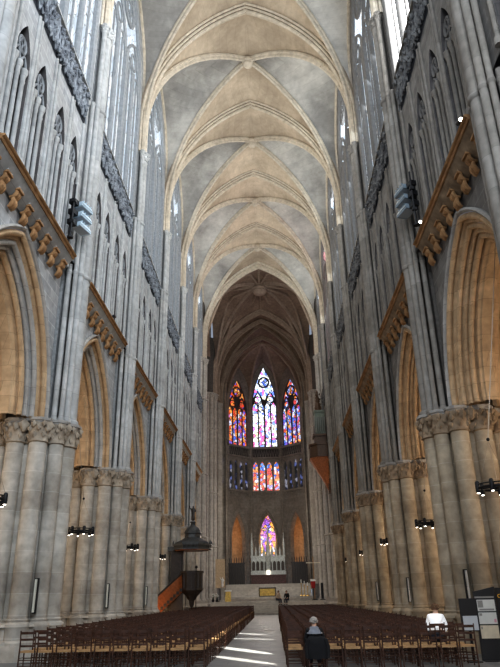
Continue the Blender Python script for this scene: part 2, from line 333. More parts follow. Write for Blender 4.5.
def make_pier(i, s_):
    pm = pier_mesh[s_]
    who = {-1: 'clustered stone pier whose vaulting shafts rise at the top %s corner' % SIDE[s_],
           0: 'nearest clustered stone pier on the %s with carved leaf capital' % SIDE[s_]}.get(i)
    if i > 0: who = 'clustered stone pier with carved leaf capital, %s from the camera on the %s' % (ORD[i], SIDE[s_])
    t = empty('clustered_pier', (7.5*s_, B*i, 0), label=who, cat='pillar', group='nave arcade piers')
    if i >= 0:
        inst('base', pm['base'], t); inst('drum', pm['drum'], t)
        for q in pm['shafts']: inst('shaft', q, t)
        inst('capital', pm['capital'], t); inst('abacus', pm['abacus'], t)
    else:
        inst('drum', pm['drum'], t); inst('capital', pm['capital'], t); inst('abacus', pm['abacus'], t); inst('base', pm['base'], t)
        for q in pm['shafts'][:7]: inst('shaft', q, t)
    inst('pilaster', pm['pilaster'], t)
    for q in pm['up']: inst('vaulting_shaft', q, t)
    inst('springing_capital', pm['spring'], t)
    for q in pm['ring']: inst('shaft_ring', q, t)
    return t
for i in PIERS:
    for s_ in (-1, 1): make_pier(i, s_)

# ------------------------------------------------------------------ arcade arches, walls, cornice, triforium, frieze, windows (per bay)
SP, RISE = 3.62, ZL-1.0-ZA            # outer half span and rise: apex at 12.75
def arch_sweep(m, s_, prof, sp=SP, rise=RISE, z0=ZA, N=14, x0=XW):
    cur = [[(s_*(x0+x), y, z0+z) for y, z in full_arc(sp, rise, N, d)] for d, x in prof]
    m.grid(cur); return m
def roll(d, x, r, a0=0, a1=2*PI, n=7):
    return [(d+r*cos(a0+(a1-a0)*k/n), x+r*sin(a0+(a1-a0)*k/n)) for k in range(n+1)]
bay_mesh = {}
def build_bay(s_):
    k = 'l' if s_ < 0 else 'r'; g = {}
    # arch: hood, orders, soffit (d = inward from the outer curve, x = depth behind the wall face)
    g['hood'] = arch_sweep(MB(), s_, [(-.12, -.004), (-.135, -.10), (-.06, -.15), (.0, -.10), (.012, -.004)]).mesh(M['arch_grey'], True, 30)
    g['outer'] = arch_sweep(MB(), s_, [(.02, .0)]+roll(.12, .02, .10, -PI*.5, PI*.4, 6)+[(.16, .12), (.30, .12), (.34, .24)]).mesh(M['ochre'], True, 30)
    g['mid'] = arch_sweep(MB(), s_, [(.34, .22)]+roll(.42, .26, .09, -PI*.6, PI*.5, 6)+[(.44, .36), (.50, .40)]+roll(.58, .44, .07, -PI*.6, PI*.5, 5)+[(.62, .54)]).mesh(M['arch_grey'] if s_ < 0 else M['ochre'], True, 30)
    g['soffit'] = arch_sweep(MB(), s_, [(.62, .52)]+roll(.72, .58, .10, -PI*.6, PI*.45, 6)+[(.76, .70), (.90, .72), (.92, .80), (.97, .84), (.97, 1.16), (.92, 1.20), (.90, 1.28), (.70, 1.34), (.66, 1.5), (.40, 1.56), (.36, 1.64), (-.1, 1.67)]).mesh(M['ochre'], True, 30)
    # spandrel wall above the arch
    m = MB(); A = [(y, ZA+z) for y, z in full_arc(SP, RISE, 14)]
    A = [(-4.5, ZA), A[0]]+A[1:-1]+[A[-1], (4.5, ZA)]
    m.grid([[(s_*XW, y, z) for y, z in A], [(s_*XW, y, ZL) for y, z in A]])
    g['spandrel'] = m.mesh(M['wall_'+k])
    # cornice on corbels
    L_ = 3.42
    m = MB(); prof = [(.50, ZL-.13), (.55, ZL-.15), (.58, ZL-.11), (.58, ZL-.06), (.64, ZL-.04), (.67, ZL+.0), (.65, ZL+.04), (.40, ZL+.05)]
    m.grid([[(s_*(XW-a), y, z) for a, z in prof] for y in (-L_, L_)]); m.poly([(s_*(XW-a), -L_, z) for a, z in prof]); m.poly([(s_*(XW-a), L_, z) for a, z in prof])
    g['ledge'] = m.mesh(M['corbel'])
    m = MB()
    for yo in (-.10, 0, .10):           # ribbed bracket of three rolls, stepped in height
        m.tube([(s_*(XW-.06), yo, ZL-1.04), (s_*(XW-.13), yo, ZL-1.0), (s_*(XW-.2), yo, ZL-.86), (s_*(XW-.19), yo, ZL-.72)], [.045, .066, .074, .055], 7)
        m.tube([(s_*(XW-.07), yo, ZL-.69), (s_*(XW-.2), yo, ZL-.67), (s_*(XW-.28), yo, ZL-.57), (s_*(XW-.28), yo, ZL-.48)], [.05, .064, .072, .06], 7)
    m.box(min(s_*(XW-.14), s_*(XW-.40)), max(s_*(XW-.14), s_*(XW-.40)), -.18, .18, ZL-.47, ZL-.40)
    g['corbel'] = m.mesh(M['corbel'], True, 50)
    m = MB()
    for q in range(9):
        yq = -3.52+.88*q
        m.tube([(s_*(XW-.33), max(-3.42, min(3.42, yq+y)), ZL-.46+z) for y, z in full_arc(.33, .24, 5)], .055, 5)
    m.grid([[(s_*(XW-.06), -3.42, ZL-.64), (s_*(XW-.06), 3.42, ZL-.64)], [(s_*(XW-.34), -3.42, ZL-.38), (s_*(XW-.34), 3.42, ZL-.38)], [(s_*(XW-.52), -3.42, ZL-.14), (s_*(XW-.52), 3.42, ZL-.14)]])
    g['arch_band'] = m.mesh(M['shaft_l'] if s_ < 0 else M['cap_r'], True)
    # triforium wall with four arched openings
    cs = [-2.62, -.98, .98, 2.62]; hw, zsp, hh = .57, 17.25, 1.6
    m = MB(); mr_ = MB(); ys = -4.5
    for c in cs:
        m.grid([[(s_*XT, ys, ZL), (s_*XT, c-hw, ZL)], [(s_*XT, ys, ZF0), (s_*XT, c-hw, ZF0)]])
        A = [(c+y, zsp+z) for y, z in full_arc(hw, hh, 7)]
        m.grid([[(s_*XT, y, z) for y, z in A], [(s_*XT, y, ZF0) for y, z in A]])
        edge = [(c-hw, ZL)]+A+[(c+hw, ZL)]
        mr_.grid([[(s_*XT, y, z) for y, z in edge], [(s_*(XT+.8), y, z) for y, z in edge]])
        ys = c+hw
    m.grid([[(s_*XT, ys, ZL), (s_*XT, 4.5, ZL)], [(s_*XT, ys, ZF0), (s_*XT, 4.5, ZF0)]])
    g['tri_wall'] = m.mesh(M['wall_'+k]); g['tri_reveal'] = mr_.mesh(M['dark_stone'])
    m = MB()
    for yy in (-3.3, -1.95, -1.75, -.14, .14, 1.75, 1.95, 3.3): m.lathe([(.11, ZL+.1), (.11, ZL+.3), (.065, ZL+.4), (.065, ZF0)], 8, (s_*(XT-.03), yy, 0))
    g['tri_shafts'] = m.mesh(M['shaft_'+k], True, 45)
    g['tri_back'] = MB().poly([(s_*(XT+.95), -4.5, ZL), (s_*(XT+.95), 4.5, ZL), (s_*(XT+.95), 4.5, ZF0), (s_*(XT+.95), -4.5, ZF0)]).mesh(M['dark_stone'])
    # one opening: hood, pierced head, colonnettes (local y about the opening)
    m = MB()
    for sg in (-1, 1):
        m.tube([(s_*(XT+.08), sg*.25+y, 17.2+z) for y, z in full_arc(.24, .56, 5)], .045, 5)
    cx, cz = 0, 18.02
    m.tube([(s_*(XT+.08), cx+.27*cos(2*PI*q/12), cz+.30*sin(2*PI*q/12)) for q in range(12)], .05, 5, True)
    for q in range(3):
        a = PI/2+2*PI*q/3; m.tube([(s_*(XT+.08), cx+.12*cos(a)+.12*cos(2*PI*e/8), cz+.13*sin(a)+.12*sin(2*PI*e/8)) for e in range(8)], .03, 4, True)
    g['tri_head'] = m.mesh(M['tracery_'+k], True, 60)
    g['colonnette'] = {}
    for yy, r in ((-.39, .08), (-.02, .075), (.39, .08)):
        xx = s_*(XT+.02) if abs(yy) > .4 else s_*(XT+.10)
        g['colonnette'][yy] = MB().lathe([(r*1.9, ZL+.1), (r*1.9, ZL+.3), (r*1.2, ZL+.42), (r, ZL+.5), (r, 16.8), (r*1.25, 16.85), (r*1.0, 16.91), (r*1.25, 17.07), (r*1.9, 17.25), (r*1.9, 17.33)], 8, (xx, yy, 0)).mesh(M['shaft_'+k], True, 45)
    # frieze of pierced foliage
    m = MB().grid([[(s_*XT, -4.05, ZF0), (s_*XT, 4.05, ZF0)], [(s_*XT, -4.05, ZF1), (s_*XT, 4.05, ZF1)]]); m.box(min(s_*(XT-.18), s_*XT), max(s_*(XT-.18), s_*XT), -3.38, 3.38, ZF1-.06, ZF1+.02)
    g['frieze_moulding'] = m.mesh(M['shaft_'+k])
    m = MB(); rnd = random.Random(3)
    n = 12; st = 6.7/n
    for q in range(n):
        yc = -3.35+st*(q+.5); x = s_*(XT-.09)
        m.tube([(x, yc+st*.46*cos(2*PI*e/8), 20.9+.66*sin(2*PI*e/8)) for e in range(8)], .05, 4, True)
        m.tube([(x, yc-st/2, 20.1), (x, yc, 20.9), (x, yc+st/2, 21.7)], .04, 4); m.tube([(x, yc-st/2, 21.7), (x, yc, 20.9), (x, yc+st/2, 20.1)], .04, 4)
        for e in range(14):
            m.blob((x-s_*rnd.uniform(0, .1), yc+rnd.uniform(-.4, .4)*st, rnd.uniform(20.15, 21.65)), rnd.uniform(.06, .12))
    g['frieze'] = m.mesh(M['frieze'] if s_ < 0 else M['frieze_r'])
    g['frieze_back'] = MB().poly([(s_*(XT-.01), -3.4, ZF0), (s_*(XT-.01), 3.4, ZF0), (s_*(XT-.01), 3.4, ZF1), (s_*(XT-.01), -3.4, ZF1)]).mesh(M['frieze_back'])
    # clerestory
    W_, zs2, h2 = 3.74, 29.8, 6.7
    wa = full_arc(W_, h2, 12); edge = [(-W_, ZF1)]+[(y, zs2+z) for y, z in wa]+[(W_, ZF1)]
    rib = [(-4.5, ZS)]+[(y, ZS+4.5+z) for y, z in full_arc(4.5, 37.3-ZS-4.5, 12)]+[(4.5, ZS)]
    m = MB()
    m.grid([[(s_*XT, y, z) for y, z in [(-W_, ZS)]+[(y, zs2+z) for y, z in wa]+[(W_, ZS)]], [(s_*XT, max(-4.05, min(4.05, y)), z) for y, z in rib]])
    for sg in (-1, 1): m.grid([[(s_*XT, sg*W_, ZF1), (s_*XT, sg*4.05, ZF1)], [(s_*XT, sg*W_, ZS), (s_*XT, sg*4.05, ZS)]])
    m.grid([[(s_*XT, y, z) for y, z in edge], [(s_*(XT+.18), y*.985, z if z < 22 else z-.08) for y, z in edge]])
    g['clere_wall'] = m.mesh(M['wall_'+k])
    gl = [(y*.985, z) for y, z in edge]
    g['pane'] = MB().poly([(s_*(XT+.16), y, z) for y, z in gl]).mesh(None)
    m = MB(); x = s_*(XT+.06)
    for yy, r in ((-1.78, .15), (0, .20), (1.78, .15), (-3.6, .16), (3.6, .16), (-2.68, .06), (-.89, .06), (.89, .06), (2.68, .06)):
        m.tube([(x, yy, ZF1), (x, yy, 30.4 if abs(yy) < 3 else 29.8)], r, 6)
    for c in (-2.68, -.89, .89, 2.68): m.tube([(x, c+y, 29.4+z) for y, z in full_arc(.87, 1.4, 6)], .07, 5)
    for c in (-1.78, 1.78):
        m.tube([(x, c+y, 29.4+z) for y, z in full_arc(1.72, 3.2, 8)], .1, 5)
        m.tube([(x, c+.5*cos(2*PI*q/12), 31.3+.5*sin(2*PI*q/12)) for q in range(12)], .06, 5, True)
    m.tube([(x, 1.15*cos(2*PI*q/20), 33.9+1.15*sin(2*PI*q/20)) for q in range(20)], .1, 5, True)
    for q in range(6):
        a = PI/2+q*PI/3; m.tube([(x, .7*cos(a)+.34*cos(2*PI*e/10), 33.9+.7*sin(a)+.36*sin(2*PI*e/10)) for e in range(10)], .05, 4, True)
    m.tube([(x, y*.94, zs2+z-.1) for y, z in wa], .13, 6)
    g['tracery'] = m.mesh(M['tracery_'+k], True, 60)
    m = MB(); m.tube([(s_*(XT-.02), y, z+(.3 if abs(y) > 4.4 and z < ZS+.1 else 0)) for y, z in rib], .14, 6); g['wall_rib'] = m.mesh(M['rib'], True)
    return g
walls = {-1: empty('wall_left', (-XW, 0, 0), kind='structure'), 1: empty('wall_right', (XW, 0, 0), kind='structure')}
win_n = 0
for s_ in (-1, 1):
    g = build_bay(s_); W = walls[s_]; off = -s_*XW
    for i in [-2]+BAYS:
        yc = B*i+4.5
        for nm, key in (('spandrel', 'spandrel'), ('passage_wall', 'tri_back'), ('triforium_wall', 'tri_wall'), ('triforium_reveal', 'tri_reveal'), ('triforium_shafts', 'tri_shafts'), ('frieze_moulding', 'frieze_moulding'), ('carved_frieze', 'frieze'), ('frieze_shade', 'frieze_back'), ('clerestory_wall', 'clere_wall'), ('wall_rib', 'wall_rib')):
            inst(nm, g[key], W, (off, yc, 0))
        if i == -2:
            for nm, key in (('hood_mould', 'hood'), ('arch_moulding', 'outer'), ('arch_moulding', 'mid'), ('arch_soffit', 'soffit')): inst(nm, g[key], W, (off, yc, 0))
            continue
        which = {-1: 'nearest pointed arch on the %s, cut by the picture edge' % SIDE[s_], 0: 'pointed arch between the nearest and second piers on the %s' % SIDE[s_]}.get(i) or 'pointed arch between the %s and %s piers on the %s' % (ORD[i], ORD[i+1], SIDE[s_])
        t = empty('arcade_arch', (s_*XW, yc, ZA), label=which+', ochre stone', cat='arch', group='nave arcade arches')
        for nm, key in (('hood_mould', 'hood'), ('outer_order', 'outer'), ('middle_order', 'mid'), ('soffit', 'soffit')): inst(nm, g[key], t, (off, 0, -ZA))
        where = {-1: 'nearest arch on the %s' % SIDE[s_], 0: 'arch between first and second piers on the %s' % SIDE[s_]}.get(i) or 'arch between %s and %s piers on the %s' % (ORD[i], ORD[i+1], SIDE[s_])
        t = empty('corbelled_cornice', (s_*XW, yc, ZL), label='ochre cornice on rounded corbels above the '+where, cat='cornice', group='corbelled cornices')
        inst('ledge', g['ledge'], t, (off, 0, -ZL)); inst('arch_band', g['arch_band'], t, (off, 0, -ZL))
        for q in range(8): inst('corbel', g['corbel'], t, (off, -3.08+.88*q, -ZL))
        ta = empty('triforium_arcade', (s_*XW, yc, ZL), label='row of four lancet openings above the '+where, cat='arcade', group='triforium arcades')
        for c in (-2.62, -.98, .98, 2.62):
            hd = inst('tracery_head', g['tri_head'], ta, (off, c, -ZL))
            for yy, me in g['colonnette'].items(): inst('colonnette', me, ta, (off, c, -ZL))
        win_n += 1
        w = empty('window_%d' % win_n, (s_*XW, yc, ZF1), kind='structure')
        inst('tracery', g['tracery'], w, (off, 0, -ZF1))
        me = g['pane'].copy(); me.materials.clear()
        me.materials.append(M['glass_l'] if s_ < 0 else (M['glass_white'] if i == -1 else M['glass_pink'] if i == 3 else M['glass_r']))
        inst('pane', me, w, (off, 0, -ZF1))

# ------------------------------------------------------------------ vaults
def lerp(a, b_, t): return tuple(x+(y-x)*t for x, y in zip(a, b_))
def vault_curves(hx, hy, zs, zt, zw, zk, N=16, sts=(2.5, 4.5, 2.0)):
    """quarter curves of a quadripartite bay centred on 0: transverse (y=-hy), wall (x=-hx), diagonal, all from the corner (-hx,-hy)"""
    T = [(a, -hy, zs+z) for a, z in stilted(hx, zt-zs, sts[0], N)]
    Wl = [(-hx, a, zs+z) for a, z in stilted(hy, zw-zs, sts[1], N)]
    dl = math.hypot(hx, hy); D = [(a*hx/dl, a*hy/dl, zs+z) for a, z in stilted(dl, zk-zs, sts[2], N)]
    return T, Wl, D
def vault_meshes(hx, hy, zs, zt, zw, zk, mt, msd, mr, tw=.5, dome=.12, N=16, rib=1.0, sts=(2.5, 4.5, 2.0)):
    T, Wl, D = vault_curves(hx, hy, zs, zt, zw, zk, N, sts)
    def web(Ac, sgn):
        m = MB()
        for sx in (-1, 1):
            for sy in (-1, 1):
                rows = []
                for k_ in range(N+1):
                    r = []
                    for j in range(6):
                        p = lerp(Ac[k_], D[k_], j/5); r.append((p[0]*sx, p[1]*sy, p[2]+dome*sin(PI*j/5)*(k_/N)))
                    rows.append(r)
                m.grid(rows)
        return m
    me_t = web(T, 1).mesh(mt, True, 60); me_s = web(Wl, 1).mesh(msd, True, 60)
    ribs = []
    dp = [(.0, -.15*rib), (.14*rib, -.15*rib), (.20*rib, -.09*rib), (.36*rib, -.08*rib), (.42*rib, 0), (.36*rib, .08*rib), (.20*rib, .09*rib), (.14*rib, .15*rib), (.0, .15*rib)]
    for sx in (-1, 1):
        full = [(p[0]*sx, p[1], p[2]) for p in D]+[(-p[0]*sx, -p[1], p[2]) for p in D[-2::-1]]
        sd = Vector((hy, -hx*sx, 0)) if sx > 0 else Vector((hy, hx, 0))
        ribs.append(MB().sweep(full, sd, dp, (0, 0, zs)).mesh(mr, True, 35))
    return me_t, me_s, ribs
def transverse_mesh(hx, zs, zt, mr, w=.5, d=.66, N=18, st=2.5, dark=None):
    """returns (flat band in painted shade tone, list of pale roll mouldings)"""
    half = stilted(hx, zt-zs, st, N) if st else half_arc(hx, zt-zs, N)
    def sw(pr, mat, sm):
        m = MB()
        for sg in (-1, 1): m.sweep([(sg*a, 0, zs+z) for a, z in half], (0, 1, 0), pr, (0, 0, zs+3))
        return m.mesh(mat, sm, 35)
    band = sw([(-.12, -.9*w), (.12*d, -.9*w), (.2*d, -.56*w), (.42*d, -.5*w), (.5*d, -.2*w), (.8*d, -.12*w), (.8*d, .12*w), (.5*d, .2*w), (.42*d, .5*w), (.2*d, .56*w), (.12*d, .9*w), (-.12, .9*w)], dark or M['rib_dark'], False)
    rolls = []
    for n0, w0, r in ((.14*d, -.82*w, .17*w), (.44*d, -.46*w, .17*w), (d-.26*w, 0, .27*w), (.44*d, .46*w, .17*w), (.14*d, .82*w, .17*w)):
        rolls.append(sw([(n0+r*cos(2*PI*q/8), w0+r*sin(2*PI*q/8)) for q in range(8)], mr, True))
    return band, rolls
def place_arch(tm, parent, loc):
    o = inst('transverse_arch', tm[0], parent, loc)
    for r in tm[1]: inst('roll_moulding', r, o)
ceil = empty('ceiling', (0, 0, ZS), kind='structure')
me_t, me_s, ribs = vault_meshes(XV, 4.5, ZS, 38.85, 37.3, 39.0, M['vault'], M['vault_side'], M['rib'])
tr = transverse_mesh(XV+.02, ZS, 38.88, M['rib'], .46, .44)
key = MB().lathe([(.12, -.75), (.30, -.70), (.36, -.58), (.30, -.48), (.40, -.42), (.44, -.3), (.38, -.1), (.2, .1)], 12).mesh(M['rib'], True, 50)
for i in BAYS:
    yc = B*i+4.5
    inst('vault_web', me_t, ceil, (0, yc, -ZS)); inst('side_web', me_s, ceil, (0, yc, -ZS))
    for r in ribs: inst('diagonal_rib', r, ceil, (0, yc, -ZS))
    inst('keystone', key, ceil, (0, yc, 38.95-ZS))
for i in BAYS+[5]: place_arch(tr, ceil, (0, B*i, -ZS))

# ------------------------------------------------------------------ aisles
XA0, XA1 = 8.75, 14.2
ac = (XA0+XA1)/2; ahx = (XA1-XA0)/2
at_, as_, ar = vault_meshes(ahx, 4.5, 7.6, 12.6, 12.6, 12.9, M['aisle'], M['aisle'], M['ochre'], rib=.8, sts=(.3, .3, .3))
atr = transverse_mesh(ahx+.05, 7.6, 12.7, M['ochre'], .42, .5, st=.3)
win_a = full_arc(1.9, 3.2, 8)
for s_ in (-1, 1):
    A = empty('ceiling_aisle_%s' % SIDE[s_], (s_*ac, 0, 7.6), kind='structure')
    Wo = empty('wall_aisle_%s' % SIDE[s_], (s_*XA1, 0, 0), kind='structure')
    m = MB(); e = [(y, 8.2+z) for y, z in win_a]
    m.grid([[(s_*XA1, -4.5, 0), (s_*XA1, 4.5, 0)], [(s_*XA1, -4.5, 3.2), (s_*XA1, 4.5, 3.2)]])
    for a, b_ in ((-4.5, -1.9), (1.9, 4.5)): m.grid([[(s_*XA1, a, 3.2), (s_*XA1, b_, 3.2)], [(s_*XA1, a, 14), (s_*XA1, b_, 14)]])
    m.grid([[(s_*XA1, y, z) for y, z in e], [(s_*XA1, y, 14) for y, z in e]])
    ed = [(-1.9, 3.2)]+e+[(1.9, 3.2)]; m.grid([[(s_*XA1, y, z) for y, z in ed], [(s_*(XA1+.4), y, z) for y, z in ed]])
    ow = m.mesh(M['aisle_wall']); wp = MB().poly([(s_*(XA1+.35), y, z) for y, z in ed]).mesh(M['glass_aisle'])
    m = MB(); x = s_*(XA1+.25)
    for yy in (-.63, .63): m.tube([(x, yy, 3.2), (x, yy, 9)], .08, 6)
    for c in (-1.25, 0, 1.25): m.tube([(x, c+y, 8.2+z) for y, z in full_arc(.6, 1, 6)], .07, 5)
    m.tube([(x, .7*cos(2*PI*q/12), 10.1+.6*sin(2*PI*q/12)) for q in range(12)], .06, 5, True); wt = m.mesh(M['tracery_d'], True, 60)
    rs = MB().lathe([(.5, 0), (.5, .6), (.32, .8), (.32, 6.7), (.42, 7.3), (.55, 7.6)], 12).mesh(M['aisle_wall'], True)
    for i in [-2]+BAYS:
        yc = B*i+4.5
        inst('vault_web', at_, A, (0, yc, -7.6)); inst('side_web', as_, A, (0, yc, -7.6))
        for r in ar: inst('diagonal_rib', r, A, (0, yc, -7.6))
        inst('outer_wall', ow, Wo, (-s_*XA1, yc, 0)); inst('wall_shaft', rs, Wo, (-s_*.1, B*i, 0))
        win_n += 1; w = empty('window_%d' % win_n, (s_*XA1, yc, 3.2), kind='structure')
        inst('pane', wp, w, (-s_*XA1, 0, -3.2)); inst('tracery', wt, w, (-s_*XA1, 0, -3.2))
    for i in PIERS+[5]: place_arch(atr, A, (0, B*i, -7.6))

# ------------------------------------------------------------------ crossing and choir
YC0, YC1, YA = 45.0, 58.5, 69.7        # crossing west and east, apse centre
def crossing_pier(x, y, face, label, h=ZS):
    t = empty('crossing_pier', (x, y, 0), label=label, cat='pillar', group='crossing piers', kind='structure')
    n = -1 if x > 0 else 1; d = abs(x)-face
    m = MB().lathe([(1.9, 0), (1.9, .9), (1.75, 1.1), (1.75, 1.35)], 8, (0, 0, 0), PI/8); inst('base', m.mesh(M['crossing'], True, 30), t)
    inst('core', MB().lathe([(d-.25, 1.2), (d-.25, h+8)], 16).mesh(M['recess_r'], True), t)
    specs = []
    for q in range(14):
        a = 2*PI*q/14; r = .30 if q % 2 == 0 else .17
        specs.append((n*(d-r)*cos(a), (d-r)*sin(a), r))
    for sx, sy, r in specs: inst('shaft', MB().lathe([(r*1.5, .9), (r*1.4, 1.4), (r, 1.6), (r, h-.5)], 10, (sx, sy, 0)).mesh(M['crossing'], True), t)
    inst('capital', capital_mesh(specs, M['crossing'], h-.6, h+.1, None, 1.5), t)
    for zz in (7.3, 13.7, 21.9):
        m = MB()
        for sx, sy, r in specs: m.lathe([(r, zz-.12), (r*1.4, zz-.05), (r*1.4, zz+.05), (r, zz+.12)], 10, (sx, sy, 0))
        inst('shaft_ring', m.mesh(M['crossing'], True), t)
for s_ in (-1, 1):
    crossing_pier(s_*7.55, YC0, 6.1, 'tall clustered crossing pier at the end of the %s nave arcade' % SIDE[s_])
    crossing_pier(s_*7.5, YC1, 6.1, 'tall pale pier at the %s of the choir entrance' % SIDE[s_])
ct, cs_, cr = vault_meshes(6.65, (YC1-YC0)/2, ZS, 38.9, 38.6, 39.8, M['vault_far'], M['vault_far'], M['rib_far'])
cy = (YC0+YC1)/2
cv = empty('ceiling_crossing', (0, cy, ZS), kind='structure')
inst('vault_web', ct, cv, (0, 0, -ZS)); inst('side_web', cs_, cv, (0, 0, -ZS))
for r in cr: inst('diagonal_rib', r, cv, (0, 0, -ZS))
# star of extra ribs meeting the boss
def arc3(a, b_, bulge, N=10):
    a, b_ = Vector(a), Vector(b_); return [a.lerp(b_, k/N)+Vector((0, 0, bulge*sin(PI*k/N))) for k in range(N+1)]
hyc = (YC1-YC0)/2
for sx in (-1, 1):
    for sy in (-1, 1):
        for mid in ((sx*1.1, sy*hyc*.62, 39.0), (sx*3.6, sy*1.6, 38.7)):
            pts = arc3((sx*6.6, sy*hyc, ZS+2), mid, 3.0)
            inst('tierceron_rib', MB().tube(pts, .17, 6).mesh(M['rib_far'], True), cv, (0, 0, -ZS))
            inst('tierceron_rib', MB().tube([mid, (0, 0, 39.4)], .15, 6).mesh(M['rib_far'], True), cv, (0, 0, -ZS))
for p, q in (((0, -hyc, 39.0), (0, hyc, 39.0)), ((-6.6, 0, 38.5), (6.6, 0, 38.5))):
    inst('ridge_rib', MB().tube([p, (0, 0, 39.45), q], .15, 6).mesh(M['rib_far'], True), cv, (0, 0, -ZS))
inst('boss', MB().lathe([(.3, -1.0), (.75, -.9), (.95, -.6), (.8, -.4), (1.05, -.25), (.9, .1), (.4, .3)], 16).mesh(M['rib_far'], True, 50), cv, (0, 0, 39.2-ZS))
# transept arms
for s_ in (-1, 1):
    m = MB(); x0, x1 = s_*7.0, s_*21
    for y in (YC0+.6, YC1-.3): m.poly([(s_*9.15, y, 0), (x1, y, 0), (x1, y, 38), (s_*9.15, y, 38)])
    for y in (YC0+.6, YC1-.3): m.poly([(s_*7.0, y, 27.5), (s_*9.15, y, 27.5), (s_*9.15, y, 39), (s_*7.0, y, 39)])
    m.poly([(x1, YC0, 0), (x1, YC1, 0), (x1, YC1, 12), (x1, YC0, 12)]); m.poly([(x1, YC0, 34), (x1, YC1, 34), (x1, YC1, 39), (x1, YC0, 39)])
    for a, b_ in ((YC0, YC0+2.5), (YC1-2.5, YC1)): m.poly([(x1, a, 12), (x1, b_, 12), (x1, b_, 34), (x1, a, 34)])
    me = m.mesh(M['apse']); tag(inst('wall_transept_%s' % SIDE[s_], me), kind='structure')
    pr = [(y, ZS+z) for y, z in full_arc(hyc, 11.3, 10)]
    tag(inst('ceiling_transept_%s' % SIDE[s_], MB().grid([[(x0, cy+y, z) for y, z in pr], [(x1, cy+y, z) for y, z in pr]]).mesh(M['vault_far'], True)), kind='structure')
    win_n += 1; w = empty('window_%d' % win_n, (x1, cy, 12), kind='structure')
    inst('pane', MB().poly([(s_*.1, -4.3, 0), (s_*.1, 4.3, 0), (s_*.1, 4.3, 22), (s_*.1, -4.3, 22)]).mesh(M['glass_left']), w)
    m = MB()
    for q in range(-3, 4): m.tube([(0, q*1.22, 0), (0, q*1.22, 22)], .12, 6)
    inst('tracery', m.mesh(M['tracery_d']), w)
tag(inst('floor_transept', MB().box(-21, 21, YC0, YC1, -.2, .0).mesh(M['floor'])), kind='structure')
# choir vault and walls
XC = 6.5
hch = (67.3-YC1)/2
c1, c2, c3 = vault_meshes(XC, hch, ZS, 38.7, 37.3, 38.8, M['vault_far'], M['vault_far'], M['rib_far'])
cc = empty('ceiling_choir', (0, YC1, ZS), kind='structure')
inst('vault_web', c1, cc, (0, hch, -ZS)); inst('side_web', c2, cc, (0, hch, -ZS))
for r in c3: inst('diagonal_rib', r, cc, (0, hch, -ZS))
big = transverse_mesh(6.67, ZS, 38.9, M['rib_far'], .75, .5, dark=M['vault_far']); mid = transverse_mesh(6.5, ZS, 38.7, M['rib_far'], .42, .5, dark=M['vault_far'])
west = transverse_mesh(6.67, ZS, 38.9, M['rib'], .85, .5)
place_arch(west, ceil, (0, YC0, -ZS))
for y, me in ((YC1, big), (YC1+2.6, mid), (67.3, mid)): place_arch(me, cc, (0, y-YC1, -ZS))
for s_ in (-1, 1):
    tag(inst('wall_choir_%s' % SIDE[s_], MB().poly([(s_*6.5, YC1, 0), (s_*6.5, 67.6, 0), (s_*6.5, 67.6, 39), (s_*6.5, YC1, 39)]).poly([(s_*6.5, 67.5, 0), (s_*5.7, 67.5, 0), (s_*5.7, 67.5, 39), (s_*6.5, 67.5, 39)]).mesh(M['apse'])), kind='structure')
    for y in (63.0,):
        t = empty('choir_shaft_bundle', (s_*(6.35 if y < 65 else 5.75), y, 3), label='slender shaft bundle on the %s choir wall, %s the apse' % (SIDE[s_], 'halfway to' if y < 65 else 'beside'), cat='pillar', group='choir shaft bundles', kind='structure')
        for dx, dy, r in ((.35, 0, .2), (.2, .3, .13), (.2, -.3, .13), (.05, .52, .1), (.05, -.52, .1)):
            inst('shaft', MB().lathe([(r*1.5, 0), (r, .5), (r, ZS-3.4), (r*1.6, ZS-2.9)], 8, (-s_*dx, dy, 0)).mesh(M['crossing'], True), t)

